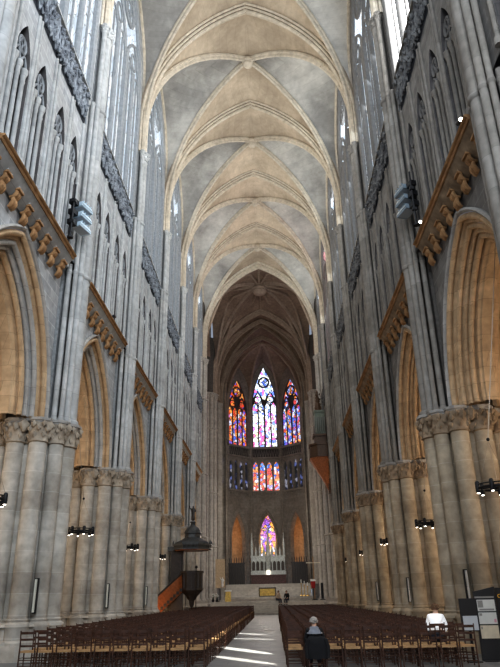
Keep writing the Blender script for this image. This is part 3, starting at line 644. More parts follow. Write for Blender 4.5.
# ------------------------------------------------------------------ apse: five sides of an octagon
def apse_panel(kind):
    """one side, 4.8 wide, local x along the wall, y = 0 the wall face, z up"""
    hwd = 2.4; P = {}
    lo = full_arc(1.75, 4.6, 10); zl = 9.2
    m = MB(); e = [(x, zl+z) for x, z in lo]
    for sg in (-1, 1): m.grid([[(sg*1.75, 0, 3), (sg*hwd, 0, 3)], [(sg*1.75, 0, zl), (sg*hwd, 0, zl)]]); m.grid([[(sg*1.75, 0, zl), (sg*hwd, 0, zl)], [(sg*1.75, 0, 16.4), (sg*hwd, 0, 16.4)]])
    m.grid([[(x, 0, z) for x, z in e], [(x, 0, 16.4) for x, z in e]])
    P['arcade_wall'] = m.mesh(M['apse'])
    m = MB(); o = [(d, y) for d, y in ((-.12, -.1), (0, -.14), (.1, -.02), (.18, .08), (.24, .02), (.3, .2), (.4, .2), (.45, .5), (.5, .9))]
    m.grid([[(-(1.75-d), y, 3)]+[(x, y, zl+z) for x, z in full_arc(1.75, 4.6, 10, d)]+[(1.75-d, y, 3)] for d, y in o])
    P['arch_moulding'] = m.mesh(M['apse'], True, 30)
    # triforium: blind band, 4 glazed lights
    m = MB()
    m.box(-hwd, hwd, -.22, .0, 16.2, 16.5); m.box(-hwd, hwd, -.12, .0, 15.5, 15.7)
    for q in range(10): m.blob((-2.2+q*.49, -.12, 15.95), .2, (1, .6, .9))
    P['string_course'] = m.mesh(M['apse'])
    w4 = 1.5; cs = [-1.62, -.54, .54, 1.62]; hw = .40; zs, hh = 19.9, 1.1
    m = MB(); xs = -hwd
    for c in cs:
        m.grid([[(xs, 0, 16.4), (c-hw, 0, 16.4)], [(xs, 0, 21.5), (c-hw, 0, 21.5)]])
        A = [(c+x, zs+z) for x, z in full_arc(hw, hh, 6)]
        m.grid([[(x, 0, z) for x, z in A], [(x, 0, 21.5) for x, z in A]])
        ed = [(c-hw, 16.4)]+A+[(c+hw, 16.4)]; m.grid([[(x, 0, z) for x, z in ed], [(x, .3, z) for x, z in ed]])
        xs = c+hw
    m.grid([[(xs, 0, 16.4), (hwd, 0, 16.4)], [(xs, 0, 21.5), (hwd, 0, 21.5)]])
    P['triforium_wall'] = m.mesh(M['apse'])
    P['triforium_panes'] = MB().poly([(-hwd, .28, 16.4), (hwd, .28, 16.4), (hwd, .28, 21.4), (-hwd, .28, 21.4)])
    m = MB()
    for x in (-2.16, -1.08, 0, 1.08, 2.16): m.tube([(x, -.06, 16.4), (x, -.06, 20.2)], .09, 6)
    P['triforium_shafts'] = m.mesh(M['apse'], True)
    # frieze and gallery
    m = MB(); m.box(-hwd, hwd, -.28, .1, 21.4, 21.65); m.box(-hwd, hwd, -.34, .1, 22.9, 23.2)
    for q in range(12):
        x = -2.2+.4*q; m.tube([(x-.2, -.1, 21.6), (x, -.1, 22.8), (x+.2, -.1, 21.6)], .05, 4)
    P['gallery'] = m.mesh(M['apse'])
    P['gallery_recess'] = MB().poly([(-hwd, .05, 21.4), (hwd, .05, 21.4), (hwd, .05, 23.2), (-hwd, .05, 23.2)]).mesh(M['dark_stone'])
    # window
    W_, zs, hh = (2.02, 29.8, 6.9) if kind == 'centre' else (2.02, 28.6, 5.4)
    wa = full_arc(W_, hh, 10); ed = [(-W_, 23.4)]+[(x, zs+z) for x, z in wa]+[(W_, 23.4)]
    m = MB()
    for sg in (-1, 1): m.grid([[(sg*W_, 0, 23.2), (sg*hwd, 0, 23.2)], [(sg*W_, 0, zs), (sg*hwd, 0, zs)]])
    m.grid([[(x, 0, zs+z) for x, z in wa], [(x*hwd/W_, 0, 38.6) for x, z in wa]])
    m.grid([[(-hwd, 0, zs), (-W_, 0, zs)], [(-hwd, 0, 38.6), (-hwd, 0, 38.6)]]); m.grid([[(hwd, 0, zs), (W_, 0, zs)], [(hwd, 0, 38.6), (hwd, 0, 38.6)]])
    m.grid([[(x, 0, z) for x, z in ed], [(x*.95, .4, z) for x, z in ed]])
    P['window_wall'] = m.mesh(M['apse'])
    P['pane'] = MB().poly([(x*.99, .35, z) for x, z in ed])
    m = MB(); y = .25; k_ = .97
    for x, r in ((-1.0, .11), (0, .14), (1.0, .11), (-1.97, .12), (1.97, .12)): m.tube([(x, y, 23.3), (x, y, zs+.6)], r, 6)
    z2 = zs-.2
    for c in (-1.5, -.5, .5, 1.5): m.tube([(c+a, y, z2+z) for a, z in full_arc(.49, .95, 6)], .08, 5)
    for c in (-1.0, 1.0):
        m.tube([(c+a, y, z2+z) for a, z in full_arc(.98, 2.7, 8)], .13, 6)
        m.tube([(c+.55*cos(2*PI*q/12), y, z2+1.45+.55*sin(2*PI*q/12)) for q in range(12)], .09, 5, True)
    zr = zs+(4.2 if kind == 'centre' else 3.3)
    m.tube([(.85*cos(2*PI*q/14), y, zr+.85*sin(2*PI*q/14)) for q in range(14)], .15, 6, True)
    for q in range(4): a = PI/4+q*PI/2; m.tube([(.42*cos(a)+.3*cos(2*PI*e/8), y, zr+.42*sin(a)+.3*sin(2*PI*e/8)) for e in range(8)], .05, 4, True)
    m.tube([(x*.98, y, zs+z) for x, z in wa], .15, 6)
    for q in range(1, 8): m.tube([(-2, y+.04, 23.4+q*.78), (2, y+.04, 23.4+q*.78)], .025, 4)
    # solid stone between the tracery shapes
    P['tracery'] = m.mesh(M['tracery_d'], True, 60)
    m = MB()
    def blank(pts): m.poly([(x, .3, z) for x, z in pts])
    for c in (-1.0, 1.0):   # triangles either side of each small rose
        blank([(c-.98, z2+.1), (c-.5, z2+.95), (c-.62, z2+1.45), (c-.72, z2+1.5)]); blank([(c+.98, z2+.1), (c+.5, z2+.95), (c+.62, z2+1.45), (c+.72, z2+1.5)])
    blank([(-.12, z2+.3), (.12, z2+.3), (.75, z2+2.2), (.55, zr-.75), (-.55, zr-.75), (-.75, z2+2.2)] if kind != 'centre' else [(-.12, z2+.3), (.12, z2+.3), (.28, z2+1.3), (0, z2+1.6), (-.28, z2+1.3)])
    P['tracery_blank'] = m.mesh(M['tracery_d'])
    return P
pc = apse_panel('centre'); ps = apse_panel('side')
tri = {}
R0 = 5.8
apw = {}
for q, (ang, nm) in enumerate(((0, 'centre'), (45, 'left'), (-45, 'right'), (90, 'far_left'), (-90, 'far_right'))):
    P = pc if nm == 'centre' else ps; a = rad(ang)
    loc = (-R0*sin(a), YA+R0*cos(a), 0)
    w = empty('wall_apse_%s' % nm, loc, a, kind='structure')
    for key_ in ('arcade_wall', 'arch_moulding', 'string_course', 'triforium_wall', 'triforium_shafts', 'gallery', 'gallery_recess', 'window_wall'): inst(key_, P[key_], w)
    win_n += 1; wn = empty('window_%d' % win_n, loc, a, kind='structure')
    inst('pane', P['pane'].mesh(M['glass_mid' if nm == 'centre' else 'glass_left' if 'left' in nm else 'glass_right']), wn)
    inst('tracery', P['tracery'], wn); inst('tracery_blank', P['tracery_blank'], wn)
    win_n += 1; wn = empty('window_%d' % win_n, loc, a, kind='structure')
    inst('pane', P['triforium_panes'].mesh(M['glass_tri' if nm == 'centre' else 'glass_tri_d']), wn)
apv = []
for q in range(6):
    a = rad(-112.5+45*q); Rv = R0/cos(rad(22.5)); p = (-Rv*sin(a)*1.0, YA+Rv*cos(a), 0); apv.append(p)
    t = empty('apse_corner_shaft', p, label='slender shaft bundle at the apse corner, %s from the left' % ORD[q], cat='pillar', group='apse corner shafts', kind='structure')
    ix, iy = -p[0], YA-p[1]; l = math.hypot(ix, iy); ix /= l; iy /= l
    for o, tt, r in ((.22, 0, .17), (.12, .24, .10), (.12, -.24, .10)):
        inst('shaft', MB().lathe([(r*1.6, 3), (r, 3.6), (r, ZS), (r*1.5, ZS+.5)], 10, (ix*o-iy*tt, iy*o+ix*tt, 0)).mesh(M['apse'], True), t)
# apse vault: webs between ribs that meet at the boss
ca = empty('ceiling_apse', (0, YA, ZS), kind='structure')
bossz = 38.6
rb = []
for p in apv:
    d = Vector((p[0], p[1]-YA, 0)); l = d.length; u = d/l
    rb.append([Vector((0, 0, 0))+u*(-a)+Vector((0, 0, z+.4)) for a, z in stilted(l-.1, bossz-ZS-.4, 2.5, 14)])
for q in range(5):
    p0, p1 = Vector(apv[q]), Vector(apv[q+1]); mid_p = (p0+p1)/2; hl = (p1-p0).length/2
    topz = 37.4 if q == 2 else 36.2
    m = MB()
    for pr, rbq in ((p0, rb[q]), (p1, rb[q+1])):
        e_ = (pr-mid_p).normalized()
        wl = [mid_p+e_*(-a)+Vector((0, -YA, z)) for a, z in stilted(hl, topz-ZS, 5.0, 14)]
        rows = [[rbq[k_].lerp(wl[k_], j/5) for j in range(6)] for k_ in range(15)]
        m.grid(rows)
    inst('vault_web', m.mesh(M['vault_far'], True), ca)
tl = [Vector((a, 67.3-YA, z)) for a, z in stilted(5.8, 38.6-ZS, 2.5, 14)]
m = MB()
for sx, rbq in ((1, rb[5]), (-1, rb[0])):
    if (rbq[0].x < 0) != (sx > 0): rbq = rb[0] if rbq is rb[5] else rb[5]
    m.grid([[Vector((tl[k_].x*sx, tl[k_].y, tl[k_].z)).lerp(rbq[k_], j/5) for j in range(6)] for k_ in range(15)])
inst('vault_web', m.mesh(M['vault_far'], True), ca)
for r in rb: inst('rib', MB().tube(r, .16, 6).mesh(M['rib_far'], True), ca)
inst('boss', MB().lathe([(.2, -.5), (.5, -.4), (.5, -.1), (.2, .1)], 10).mesh(M['rib_far'], True), ca, (0, 0, bossz-ZS))
# ambulatory behind the apse arcade
m = MB(); ra = 10.4
pts = [(-ra*sin(rad(a)), YA+ra*cos(rad(a))) for a in range(-110, 111, 10)]
m.grid([[(x, y, 2.5) for x, y in pts if not (abs(x) < 1.9 and y > YA)], [(x, y, 16) for x, y in pts if not (abs(x) < 1.9 and y > YA)]]) if False else None
lp = [p for p in pts if p[0] < -1.7]; rp = [p for p in pts if p[0] > 1.7]
for L2 in (sorted(lp, key=lambda p: (p[1], p[0])), sorted(rp, key=lambda p: (p[1], -p[0]))): m.grid([[(x, y, 2.5) for x, y in L2], [(x, y, 16) for x, y in L2]])
yb = YA+10.3; m.box(-1.9, 1.9, yb, yb+.3, 2.5, 6.6)
e = [(x, 11.0+z) for x, z in full_arc(1.15, 2.6, 8)]
for sg in (-1, 1): m.grid([[(sg*1.15, yb, 6.6), (sg*1.9, yb, 6.6)], [(sg*1.15, yb, 11), (sg*1.9, yb, 11)]]); m.grid([[(sg*1.15, yb, 11), (sg*1.9, yb, 11)], [(sg*1.15, yb, 16), (sg*1.9, yb, 16)]])
m.grid([[(x, yb, z) for x, z in e], [(x, yb, 16) for x, z in e]])
tag(inst('wall_ambulatory', m.mesh(M['ochre'])), kind='structure')
m = MB(); m.grid([[(x, y, 15.8) for x, y in pts], [(x*.6, YA+(y-YA)*.6, 16.2) for x, y in pts]]); tag(inst('ceiling_ambulatory', m.mesh(M['ochre'])), kind='structure')
win_n += 1; w = empty('window_%d' % win_n, (0, yb+.2, 0), kind='structure')
inst('pane', MB().poly([(x, 0, z) for x, z in [(-1.15, 6.6)]+e+[(1.15, 6.6)]]).mesh(M['glass_chapel']), w)
m = MB(); m.tube([(0, -.1, 6.6), (0, -.1, 11.6)], .08, 6)
for c in (-.56, .56): m.tube([(c+x, -.1, 10.8+z) for x, z in full_arc(.54, .9, 6)], .06, 5)
m.tube([(.45*cos(2*PI*q/10), -.1, 12.3+.45*sin(2*PI*q/10)) for q in range(10)], .06, 5, True)
for q in range(1, 5): m.tube([(-1.1, -.1, 6.6+q*.95), (1.1, -.1, 6.6+q*.95)], .03, 4)
inst('tracery', m.mesh(M['tracery_d'], True), w)

# ------------------------------------------------------------------ raised choir floor
m = MB()
for q in range(6): m.box(-5.55, 5.55, 43.2+.36*q, 62, .2*q+.01, .2*(q+1))
tag(inst('nave_steps', m.mesh(M['steps'])), 'broad pale stone steps rising from the nave to the altar platform', 'steps')
m = MB()
for q in range(2): m.box(-4.9, 4.9, 48.0+.4*q, 62, 1.21+.2*q, 1.41+.2*q)
tag(inst('altar_platform', m.mesh(M['steps'])), 'pale stone platform carrying the gilded altar table', 'platform')
m = MB()
for q in range(7): m.box(-5.1, 5.1, 57.5+.4*q, 71.9, 1.62+.2*q, 1.82+.2*q)
tag(inst('sanctuary_steps', m.mesh(M['steps'])), 'upper stone steps leading to the high altar in the apse', 'steps')
ZP, ZH = 1.2, 3.02

# ------------------------------------------------------------------ high altar
t = empty('high_altar', (0, 69.0, ZH), label='silver grey pinnacled high altar with central spire in the apse', cat='altar')
m = MB(); m.box(-2.35, 2.35, -.3, .5, 0, 1.15); m.box(-2.45, 2.45, -.4, .55, 1.15, 1.3)
for q in range(7): m.box(-2.2+.64*q, -1.72+.64*q, -.36, -.3, .2, 1.0)
inst('altar_front', m.mesh(M['altar_dark']), t)
m = MB(); m.box(-2.4, 2.4, .0, .5, 1.3, 1.75); m.box(-2.3, 2.3, .1, .5, 1.75, 3.6); m.box(-2.4, 2.4, .0, .5, 3.6, 3.75)
for q in range(8):
    x = -2.0+q*4/7
    m.tube([(x-.27, .05, 1.8), (x-.27, .05, 2.9)], .05, 6); m.tube([(x+a, .05, 2.7+z) for a, z in full_arc(.26, .42, 6)], .05, 5)
inst('reredos', m.mesh(M['silver'], True, 40), t)
for q in range(8): inst('niche_shade', MB().poly([(-2.0+q*4/7+x, .09, 1.85+z) for x, z in [(-.21, 0)]+[(a, .85+b_) for a, b_ in full_arc(.21, .4, 5)]+[(.21, 0)]]).mesh(M['tracery_d']), t)  # flat dark panels paint the shade of niches on the reredos
for q in range(9):
    x = -2.2+q*.55; h = 2.3 if q in (0, 8) else .95 if q % 2 else 1.25
    if q == 4: continue
    inst('pinnacle', MB().lathe([(.17, 3.7), (.17, 3.7+h*.6), (.23, 3.7+h*.62), (.17, 3.7+h*.7), (.03, 3.7+h*1.25), (.07, 3.7+h*1.28), (.0, 3.7+h*1.35)], 6, (x, .2, 0)).mesh(M['silver'], True, 40), t)
m = MB().lathe([(.36, 1.75), (.36, 3.6), (.44, 3.65), (.3, 3.9), (.26, 4.8), (.33, 4.85), (.2, 5.2), (.04, 6.6), (.08, 6.65), (.03, 6.75)], 8, (0, .1, 0))
inst('spire', m.mesh(M['silver'], True, 40), t)
inst('cross', MB().box(-.04, .04, .06, .14, 6.7, 7.5).box(-.26, .26, .06, .14, 7.12, 7.22).mesh(M['silver']), t)
inst('tabernacle', MB().box(-.25, .25, -.35, .0, 1.3, 1.85).mesh(plain('glowing white door', (.9, .85, .75), .5, emit=(1, .9, .75), es=1.5)), t)  # door brightness painted in as emission
# beam with a hanging wire in front of the apse arch
# altar table
t = empty('altar_table', (0, 50.2, 1.61), label='gilded altar table with dark frame on the platform', cat='altar table')
inst('frame', MB().box(-.92, .92, -.3, .3, .78, .9).box(-.92, -.82, -.3, .3, 0, .78).box(.82, .92, -.3, .3, 0, .78).box(-.92, .92, -.3, .3, 0, .08).mesh(M['oak']), t)
inst('gilt_panel', MB().box(-.81, .81, -.25, .25, .09, .77).mesh(M['gold']), t)
m = MB()
for q in range(7): m.tube([(-.72+.24*q, -.27, .1), (-.72+.24*q, -.27, .76)], .03, 6)
inst('balusters', m.mesh(M['gold']), t)
inst('altar_cloth', MB().box(-.7, .7, -.32, .32, .9, .915).mesh(M['white']), t)
# small gilt ambo at left, banner, white statue
t = empty('gilt_ambo', (-3.95, 46.6, ZP), label='small gilded reading stand with white cloth, left of the altar steps', cat='lectern')
inst('body', MB().prism([(-.3, -.2), (.3, -.2), (.3, .2), (-.3, .2)], 0, .95, [(-.26, -.17), (.26, -.17), (.26, .17), (-.26, .17)]).mesh(M['gold']), t)
inst('cloth', MB().box(-.34, .34, -.24, .24, .95, 1.08).mesh(M['white']), t)
t = empty('banner_stand', (-4.8, 47.2, ZP), label='tall beige panel standing at the left of the altar platform', cat='banner')
inst('panel', MB().box(-.5, .5, -.03, .03, 1.3, 4.1).mesh(M['beige']), t); inst('foot', MB().box(-.45, .45, -.25, .25, 0, .08).box(-.04, .04, -.04, .04, .08, 1.3).mesh(M['iron']), t)

# ------------------------------------------------------------------ figures: one skinned body each
def skin_body(chains, name='body'):
    """chains: list of lists of (pos, radius) – the first point of later chains may repeat an earlier point"""
    bm = bmesh.new(); lay = bm.verts.layers.skin.verify(); idx = {}
    for ch in chains:
        prev = None
        for p, r in ch:
            kx = tuple(round(c, 4) for c in p)
            if kx not in idx:
                v = bm.verts.new(p); v[lay].radius = (r, r) if not isinstance(r, tuple) else r; idx[kx] = v
            v = idx[kx]
            if prev is not None and prev != v and not bm.edges.get((prev, v)): bm.edges.new((prev, v))
            prev = v
    first = idx[tuple(round(c, 4) for c in chains[0][0][0])]; first[lay].use_root = True
    me = bpy.data.meshes.new(name); bm.to_mesh(me); bm.free()
    o = bpy.data.objects.new('tmp', me); C.objects.link(o)
    o.modifiers.new('s', 'SKIN'); sd = o.modifiers.new('d', 'SUBSURF'); sd.levels = 1; sd.render_levels = 1
    dg = bpy.context.evaluated_depsgraph_get(); out = bpy.data.meshes.new_from_object(o.evaluated_get(dg))
    bpy.data.objects.remove(o); out.polygons.foreach_set('use_smooth', [True]*len(out.polygons)); return out
def join_into(me, mb):
    bm = bmesh.new(); bm.from_mesh(me); t_ = mb.mesh(None, True); bm.from_mesh(t_); bm.to_mesh(me); bm.free()
    me.polygons.foreach_set('use_smooth', [True]*len(me.polygons)); return me
def hand(w, d, sg):
    """five short finger chains from the wrist W toward direction D"""
    out = []; w = Vector(w); d = Vector(d).normalized(); side = Vector((sg, 0, 0)); side = (side-d*side.dot(d)).normalized(); palm = w+d*.08
    out.append([(tuple(w), .03), (tuple(palm), .034)])
    for k_, (o, l) in enumerate(((-.03, .07), (-.01, .085), (.01, .08), (.03, .062))):
        b_ = palm+side*o+d*.01; out.append([(tuple(palm), .034), (tuple(b_+d*.03), .010), (tuple(b_+d*(.03+l*.5)), .009), (tuple(b_+d*(.03+l)+Vector((0, 0, -.015))), .008)])
    b_ = w+d*.03-side*.035; out.append([(tuple(w+d*.001), .03), (tuple(b_), .012), (tuple(b_+d*.04-side*.012), .009)])
    return out
def seated_person(loc, rz, label, top, legs, hair, lean=.12, sc=1.0, hairstyle='short', shoulder=None):
    t = empty('person', loc, rz, label=label, cat='person')
    t.scale = (sc, sc, sc)
    sh = .45; py = 0
    pel = (0, 0, .54); wa = (0, lean*.3, .72); ch = (0, lean*.75, .92); nk = (0, lean*1.1, 1.05); hb = (0, lean*1.25+.01, 1.105); hd = (0, lean*1.35+.02, 1.18); tp = (0, lean*1.35+.01, 1.26)
    body = [[(pel, .13), (wa, .125), (ch, .145), (nk, .055), (hb, .07), (hd, (.078, .092)), (tp, .06)]]
    top_c = [[(pel, .155), (wa, .15), (ch, .168), ((0, lean*.98, 1.02), .09)]]
    leg_c = [[(pel, .14)]]
    for sg in (-1, 1):
        s0 = (sg*.17, lean*.85, .98); el = (sg*.25, lean*.7+.06, .72); wr = (sg*.14, .32, .60)
        body.append([(ch, .145), (s0, .06), (el, .042), (wr, .03)]); body += hand(wr, (-sg*.25, 1, -.15), -sg)
        hp = (sg*.09, .02, .53); kn = (sg*.11, .46, .53); an = (sg*.11, .46, .10); ft = (sg*.11, .60, .045)
        body.append([(pel, .13), (hp, .085), (kn, .06), (an, .04), (ft, .035)])
        top_c.append([(ch, .168), (s0, .078), (el, .058), (tuple(Vector(el).lerp(Vector(wr), .85)), .046)])
        leg_c.append([(pel, .14), (hp, .102), (kn, .078), (tuple(Vector(an)+Vector((0, 0, .04))), .06)])
    me = skin_body(body)
    f = MB(); hc = Vector(hd)
    f.blob((hc.x, hc.y+.10, hc.z-.01), .022, (.8, 1, 1.3))
    for sg in (-1, 1): f.blob((hc.x+sg*.085, hc.y, hc.z), .025, (.5, 1, 1.4)); f.blob((hc.x+sg*.032, hc.y+.088, hc.z+.02), .011)
    f.box(hc.x-.025, hc.x+.025, hc.y+.078, hc.y+.092, hc.z-.062, hc.z-.052)
    join_into(me, f); me.materials.clear(); me.materials.append(M['skin']); inst('body', me, t)
    mt = skin_body(top_c); mt.materials.clear(); mt.materials.append(top); inst('jacket', mt, t)
    ml = skin_body(leg_c); ml.materials.clear(); ml.materials.append(legs); inst('trousers', ml, t)
    m = MB(); rows = []
    for i_ in range(8):
        th = PI*i_/7*.62; rows.append([(hc.x+.098*sin(th)*cos(2*PI*k_/12), hc.y-.012+.108*sin(th)*sin(2*PI*k_/12)*(1 if sin(2*PI*k_/12) < 0 else .8), hc.z+.01+.108*cos(th)) for k_ in range(12)])
    m.grid(rows, close_v=True)
    for q in range(40):
        a = random.uniform(PI*.95, PI*2.05); th = random.uniform(.1, 1.9)
        m.blob((hc.x+.095*sin(th)*cos(a), hc.y-.012+.104*sin(th)*sin(a), hc.z+.01+.1*cos(th)), .03)
    inst('hair', m.mesh(hair, True, 60), t)
    if shoulder:
        m = MB(); rows = []
        for i_ in range(7):
            z = 1.075-.03*i_; rx = .085+.042*i_-.0032*i_*i_; rows.append([(rx*cos(2*PI*k_/16), lean*.95+(.085+.022*i_)*sin(2*PI*k_/16), z) for k_ in range(16)])
        m.grid(rows, close_v=True); inst('scarf', m.mesh(shoulder, True), t)
    for sg in (-1, 1):
        m = MB().tube([(sg*.11, .42, .05), (sg*.11, .52, .055), (sg*.11, .63, .035)], [.045, .05, .035], 8); inst('shoe', m.mesh(M['jacket'], True), t)
    return t

# ------------------------------------------------------------------ chairs
def chair_parts():
    P = []
    w, d = .20, .19      # half sizes; the chair looks toward +y
    P.append(('seat', MB().prism([(-w-.01, -d), (w+.01, -d), (w+.02, d+.01), (-w-.02, d+.01)], .435, .475, [(-w, -d+.01), (w, -d+.01), (w, d), (-w, d)]).mesh(M['straw'])))
    for sg in (-1, 1):
        P.append(('leg', MB().tube([(sg*(w-.005), -d-.03, 0), (sg*(w-.005), -d, .45), (sg*(w-.01), -d-.01, .62), (sg*(w-.01), -d-.06, .95)], [.016, .019, .018, .014], 6).mesh(M['wood'])))
    for sg in (-1, 1):
        P.append(('leg', MB().tube([(sg*(w+.005), d+.01, 0), (sg*(w+.005), d, .47)], [.015, .019], 6).mesh(M['wood'])))
    m = MB()
    for z, h, y in ((.89, .028, -.245), (.74, .024, -.225), (.59, .022, -.205)):
        m.grid([[(-w+.01, y-.006, z-h), (0, y-.028, z-h), (w-.01, y-.006, z-h)], [(-w+.01, y-.006, z+h), (0, y-.028, z+h*1.15), (w-.01, y-.006, z+h)], [(-w+.01, y+.008, z+h), (0, y-.014, z+h*1.15), (w-.01, y+.008, z+h)], [(-w+.01, y+.008, z-h), (0, y-.014, z-h), (w-.01, y+.008, z-h)]], close_u=True)
    P.append(('backrest', m.mesh(M['wood'])))
    m = MB()
    for z in (.14, .27): m.tube([(-w, -d-.02, z), (w, -d-.02, z)], .011, 5); m.tube([(-w, d, z+.02), (w, d, z+.02)], .011, 5)
    for sg in (-1, 1):
        for z in (.18, .31): m.tube([(sg*w, -d-.015, z), (sg*w, d, z)], .010, 5)
    P.append(('stretcher', m.mesh(M['wood'])))
    return P
CP = chair_parts()
def joined(parts):
    bm = bmesh.new(); mats = []
    for nm, me in parts:
        i0 = len(bm.faces); bm.from_mesh(me); bm.faces.ensure_lookup_table()
        mt = me.materials[0]
        if mt not in mats: mats.append(mt)
        for f in bm.faces[i0:]: f.material_index = mats.index(mt)
    out = bpy.data.meshes.new('m'); bm.to_mesh(out); bm.free()
    for mt in mats: out.materials.append(mt)
    return out
CJ = joined(CP)
ROWS = 43; DY = .95; XS = {-1: [-1.24-.478*q for q in range(10)], 1: [1.24+.462*q for q in range(10)]}
rc = random.Random(11)
def chair_word(n): return 'nearest row' if n == 0 else ORD[n]+' row'
rest = []
master = None
for n in range(ROWS):
    for s_ in (-1, 1):
        y = (-3.95 if s_ < 0 else -4.45)+DY*n
        if n > 25: y += .7
        for q, x in enumerate(XS[s_]):
            xx = x+rc.uniform(-.012, .012); yy = y+rc.uniform(-.06, .06); rz = rc.uniform(-.025, .025)
            if n < 14:
                lab = 'dark wooden chair with straw seat, %s from aisle in %s, %s block' % (ORD[q], chair_word(n), SIDE[s_])
                if n < 5:
                    t = empty('church_chair', (xx, yy, 0), rz, label=lab, cat='chair', group='church chairs')
                    for nm, me in CP: inst(nm, me, t)
                else:
                    tag(inst('church_chair', CJ, None, (xx, yy, 0), rz), lab, 'chair', 'church chairs')
            elif not (xx < -3.9 and 22.6 < yy < 26.8): rest.append((xx, yy, rz))
bm = bmesh.new()
lo = MB(); ls = MB()
w, d = .2, .19
for xx, yy, rz in rest:
    rz *= 3; cz, sz_ = cos(rz), sin(rz)
    def q_(x, y, z): return (xx+x*cz-y*sz_, yy+x*sz_+y*cz, z)
    for sg in (-1, 1):
        lo.tube([q_(sg*w, -d-.02, 0), q_(sg*w, -d, .47), q_(sg*w, -d-.06, .95)], .018, 3); lo.tube([q_(sg*w, d, 0), q_(sg*w, d, .46)], .017, 3)
    for z, y_ in ((.89, -.245), (.74, -.225), (.59, -.205)): lo.poly([q_(-w, y_, z-.026), q_(w, y_, z-.026), q_(w, y_, z+.026), q_(-w, y_, z+.026)])
    o_ = len(ls.v); ls.box(-w, w, -d, d, .44, .475)
    ls.v[o_:] = [q_(*p) for p in ls.v[o_:]]
tag(inst('church_chairs', joined([('a', lo.mesh(M['wood'])), ('b', ls.mesh(M['straw']))])), 'mass of dark wooden chairs filling the far nave rows up to the steps', 'chairs', None, 'stuff')

# people
seated_person((1.70, -5.02, -.005), 0, 'grey haired person in a dark jacket seated from behind near the aisle', M['jacket'], M['trousers'], M['hair_grey'], .10, .90, shoulder=M['collar'])
t = empty('church_chair', (1.72, -5.12, 0), 0, label='low dark wooden chair carrying the grey haired person in the dark jacket', cat='chair', group='church chairs')
t.scale = (1, 1, .74)
for nm, me in CP: inst(nm, me, t)
# dark coat hung over that chair
t = empty('coat', (1.72, -5.14, .29), 0, label='dark coat hung over the back of the grey haired person\'s chair', cat='coat')
m = MB(); rows = []
for z, w_, y_ in ((.0, .23, -.255), (.15, .235, -.27), (.3, .23, -.285), (.42, .215, -.292), (.47, .20, -.27), (.44, .20, -.215), (.3, .21, -.185)):
    rows.append([(-w_+2*w_*q/8, y_+.012*sin(q*1.9+z*9), z+.012*sin(q*1.3)) for q in range(9)])
m.grid(rows); inst('cloth', m.mesh(M['jacket'], True), t)
for sg in (-1, 1): inst('sleeve', MB().tube([(sg*.2, -.28, .42), (sg*.25, -.27, .25), (sg*.24, -.28, .02)], [.05, .05, .045], 7).mesh(M['jacket'], True), t)
seated_person((4.94, -3.46, .085), rad(-22), 'person in a bright white shirt leaning forward among the chairs on the right', M['white_shirt'], M['trousers'], M['hair_brown'], .26, 1.0)
seated_person((1.05, 44.97, .84), rad(-150), 'person in beige top sitting on the altar steps, nearer the centre', M['beige_shirt'], M['trousers'], M['hair_brown'], .12)
seated_person((1.98, 44.97, .84), rad(160), 'person in dark clothes sitting on the altar steps, further right', M['jacket'], M['trousers'], M['hair_brown'], .12)

# white statue on a pedestal, left
def statue_mesh(h, mat):
    k_ = h/1.7
    me = skin_body([[((0, 0, .9*k_), .19*k_), ((0, 0, .5*k_), .22*k_), ((0, 0, .05*k_), .26*k_)], [((0, 0, .9*k_), .19*k_), ((0, 0, 1.25*k_), .2*k_), ((0, -.01, 1.45*k_), .07*k_), ((0, -.01, 1.55*k_), .1*k_), ((0, -.01, 1.66*k_), .08*k_)],
                    [((0, 0, 1.25*k_), .2*k_), ((.2*k_, 0, 1.32*k_), .08*k_), ((.3*k_, -.08*k_, 1.05*k_), .06*k_), ((.14*k_, -.24*k_, 1.1*k_), .045*k_)], [((0, 0, 1.25*k_), .2*k_), ((-.2*k_, 0, 1.32*k_), .08*k_), ((-.34*k_, -.1*k_, 1.4*k_), .06*k_), ((-.4*k_, -.2*k_, 1.7*k_), .045*k_)]])
    me.materials.clear(); me.materials.append(mat); return me
t = empty('statue', (-4.5, 46.2, ZP), label='small white statue on a pale pedestal before the beige panel', cat='statue')
inst('pedestal', MB().lathe([(.3, 0), (.3, .1), (.2, .2), (.2, 1.15), (.28, 1.25), (.28, 1.32)], 8).mesh(M['steps'], True, 40), t)
inst('figure', statue_mesh(1.0, M['white']), t, (0, 0, 1.32))
# flowers and pots by the left steps
for q, (x, y) in enumerate(((-5.35, 45.3), (-4.95, 45.1))):
    t = empty('flower_vase', (x, y, ZP), label='white flowers in a small vase on the left end of the steps, %s' % ('outer one' if q == 0 else 'inner one'), cat='flowers', group='flower vases')
    inst('vase', MB().lathe([(.08, 0), (.13, .12), (.07, .3), (.1, .36)], 10).mesh(M['iron'], True), t)
    m = MB(); fl = MB()
    for k_ in range(16):
        a = random.uniform(0, 2*PI); r = random.uniform(.02, .2); p = (r*cos(a), r*sin(a), random.uniform(.5, .78)); m.tube([(0, 0, .34), p], .008, 4); fl.blob(p, .05)
    inst('stems', m.mesh(plain('green stems', (.06, .12, .04), .7)), t); inst('blooms', fl.mesh(M['white'], True), t)
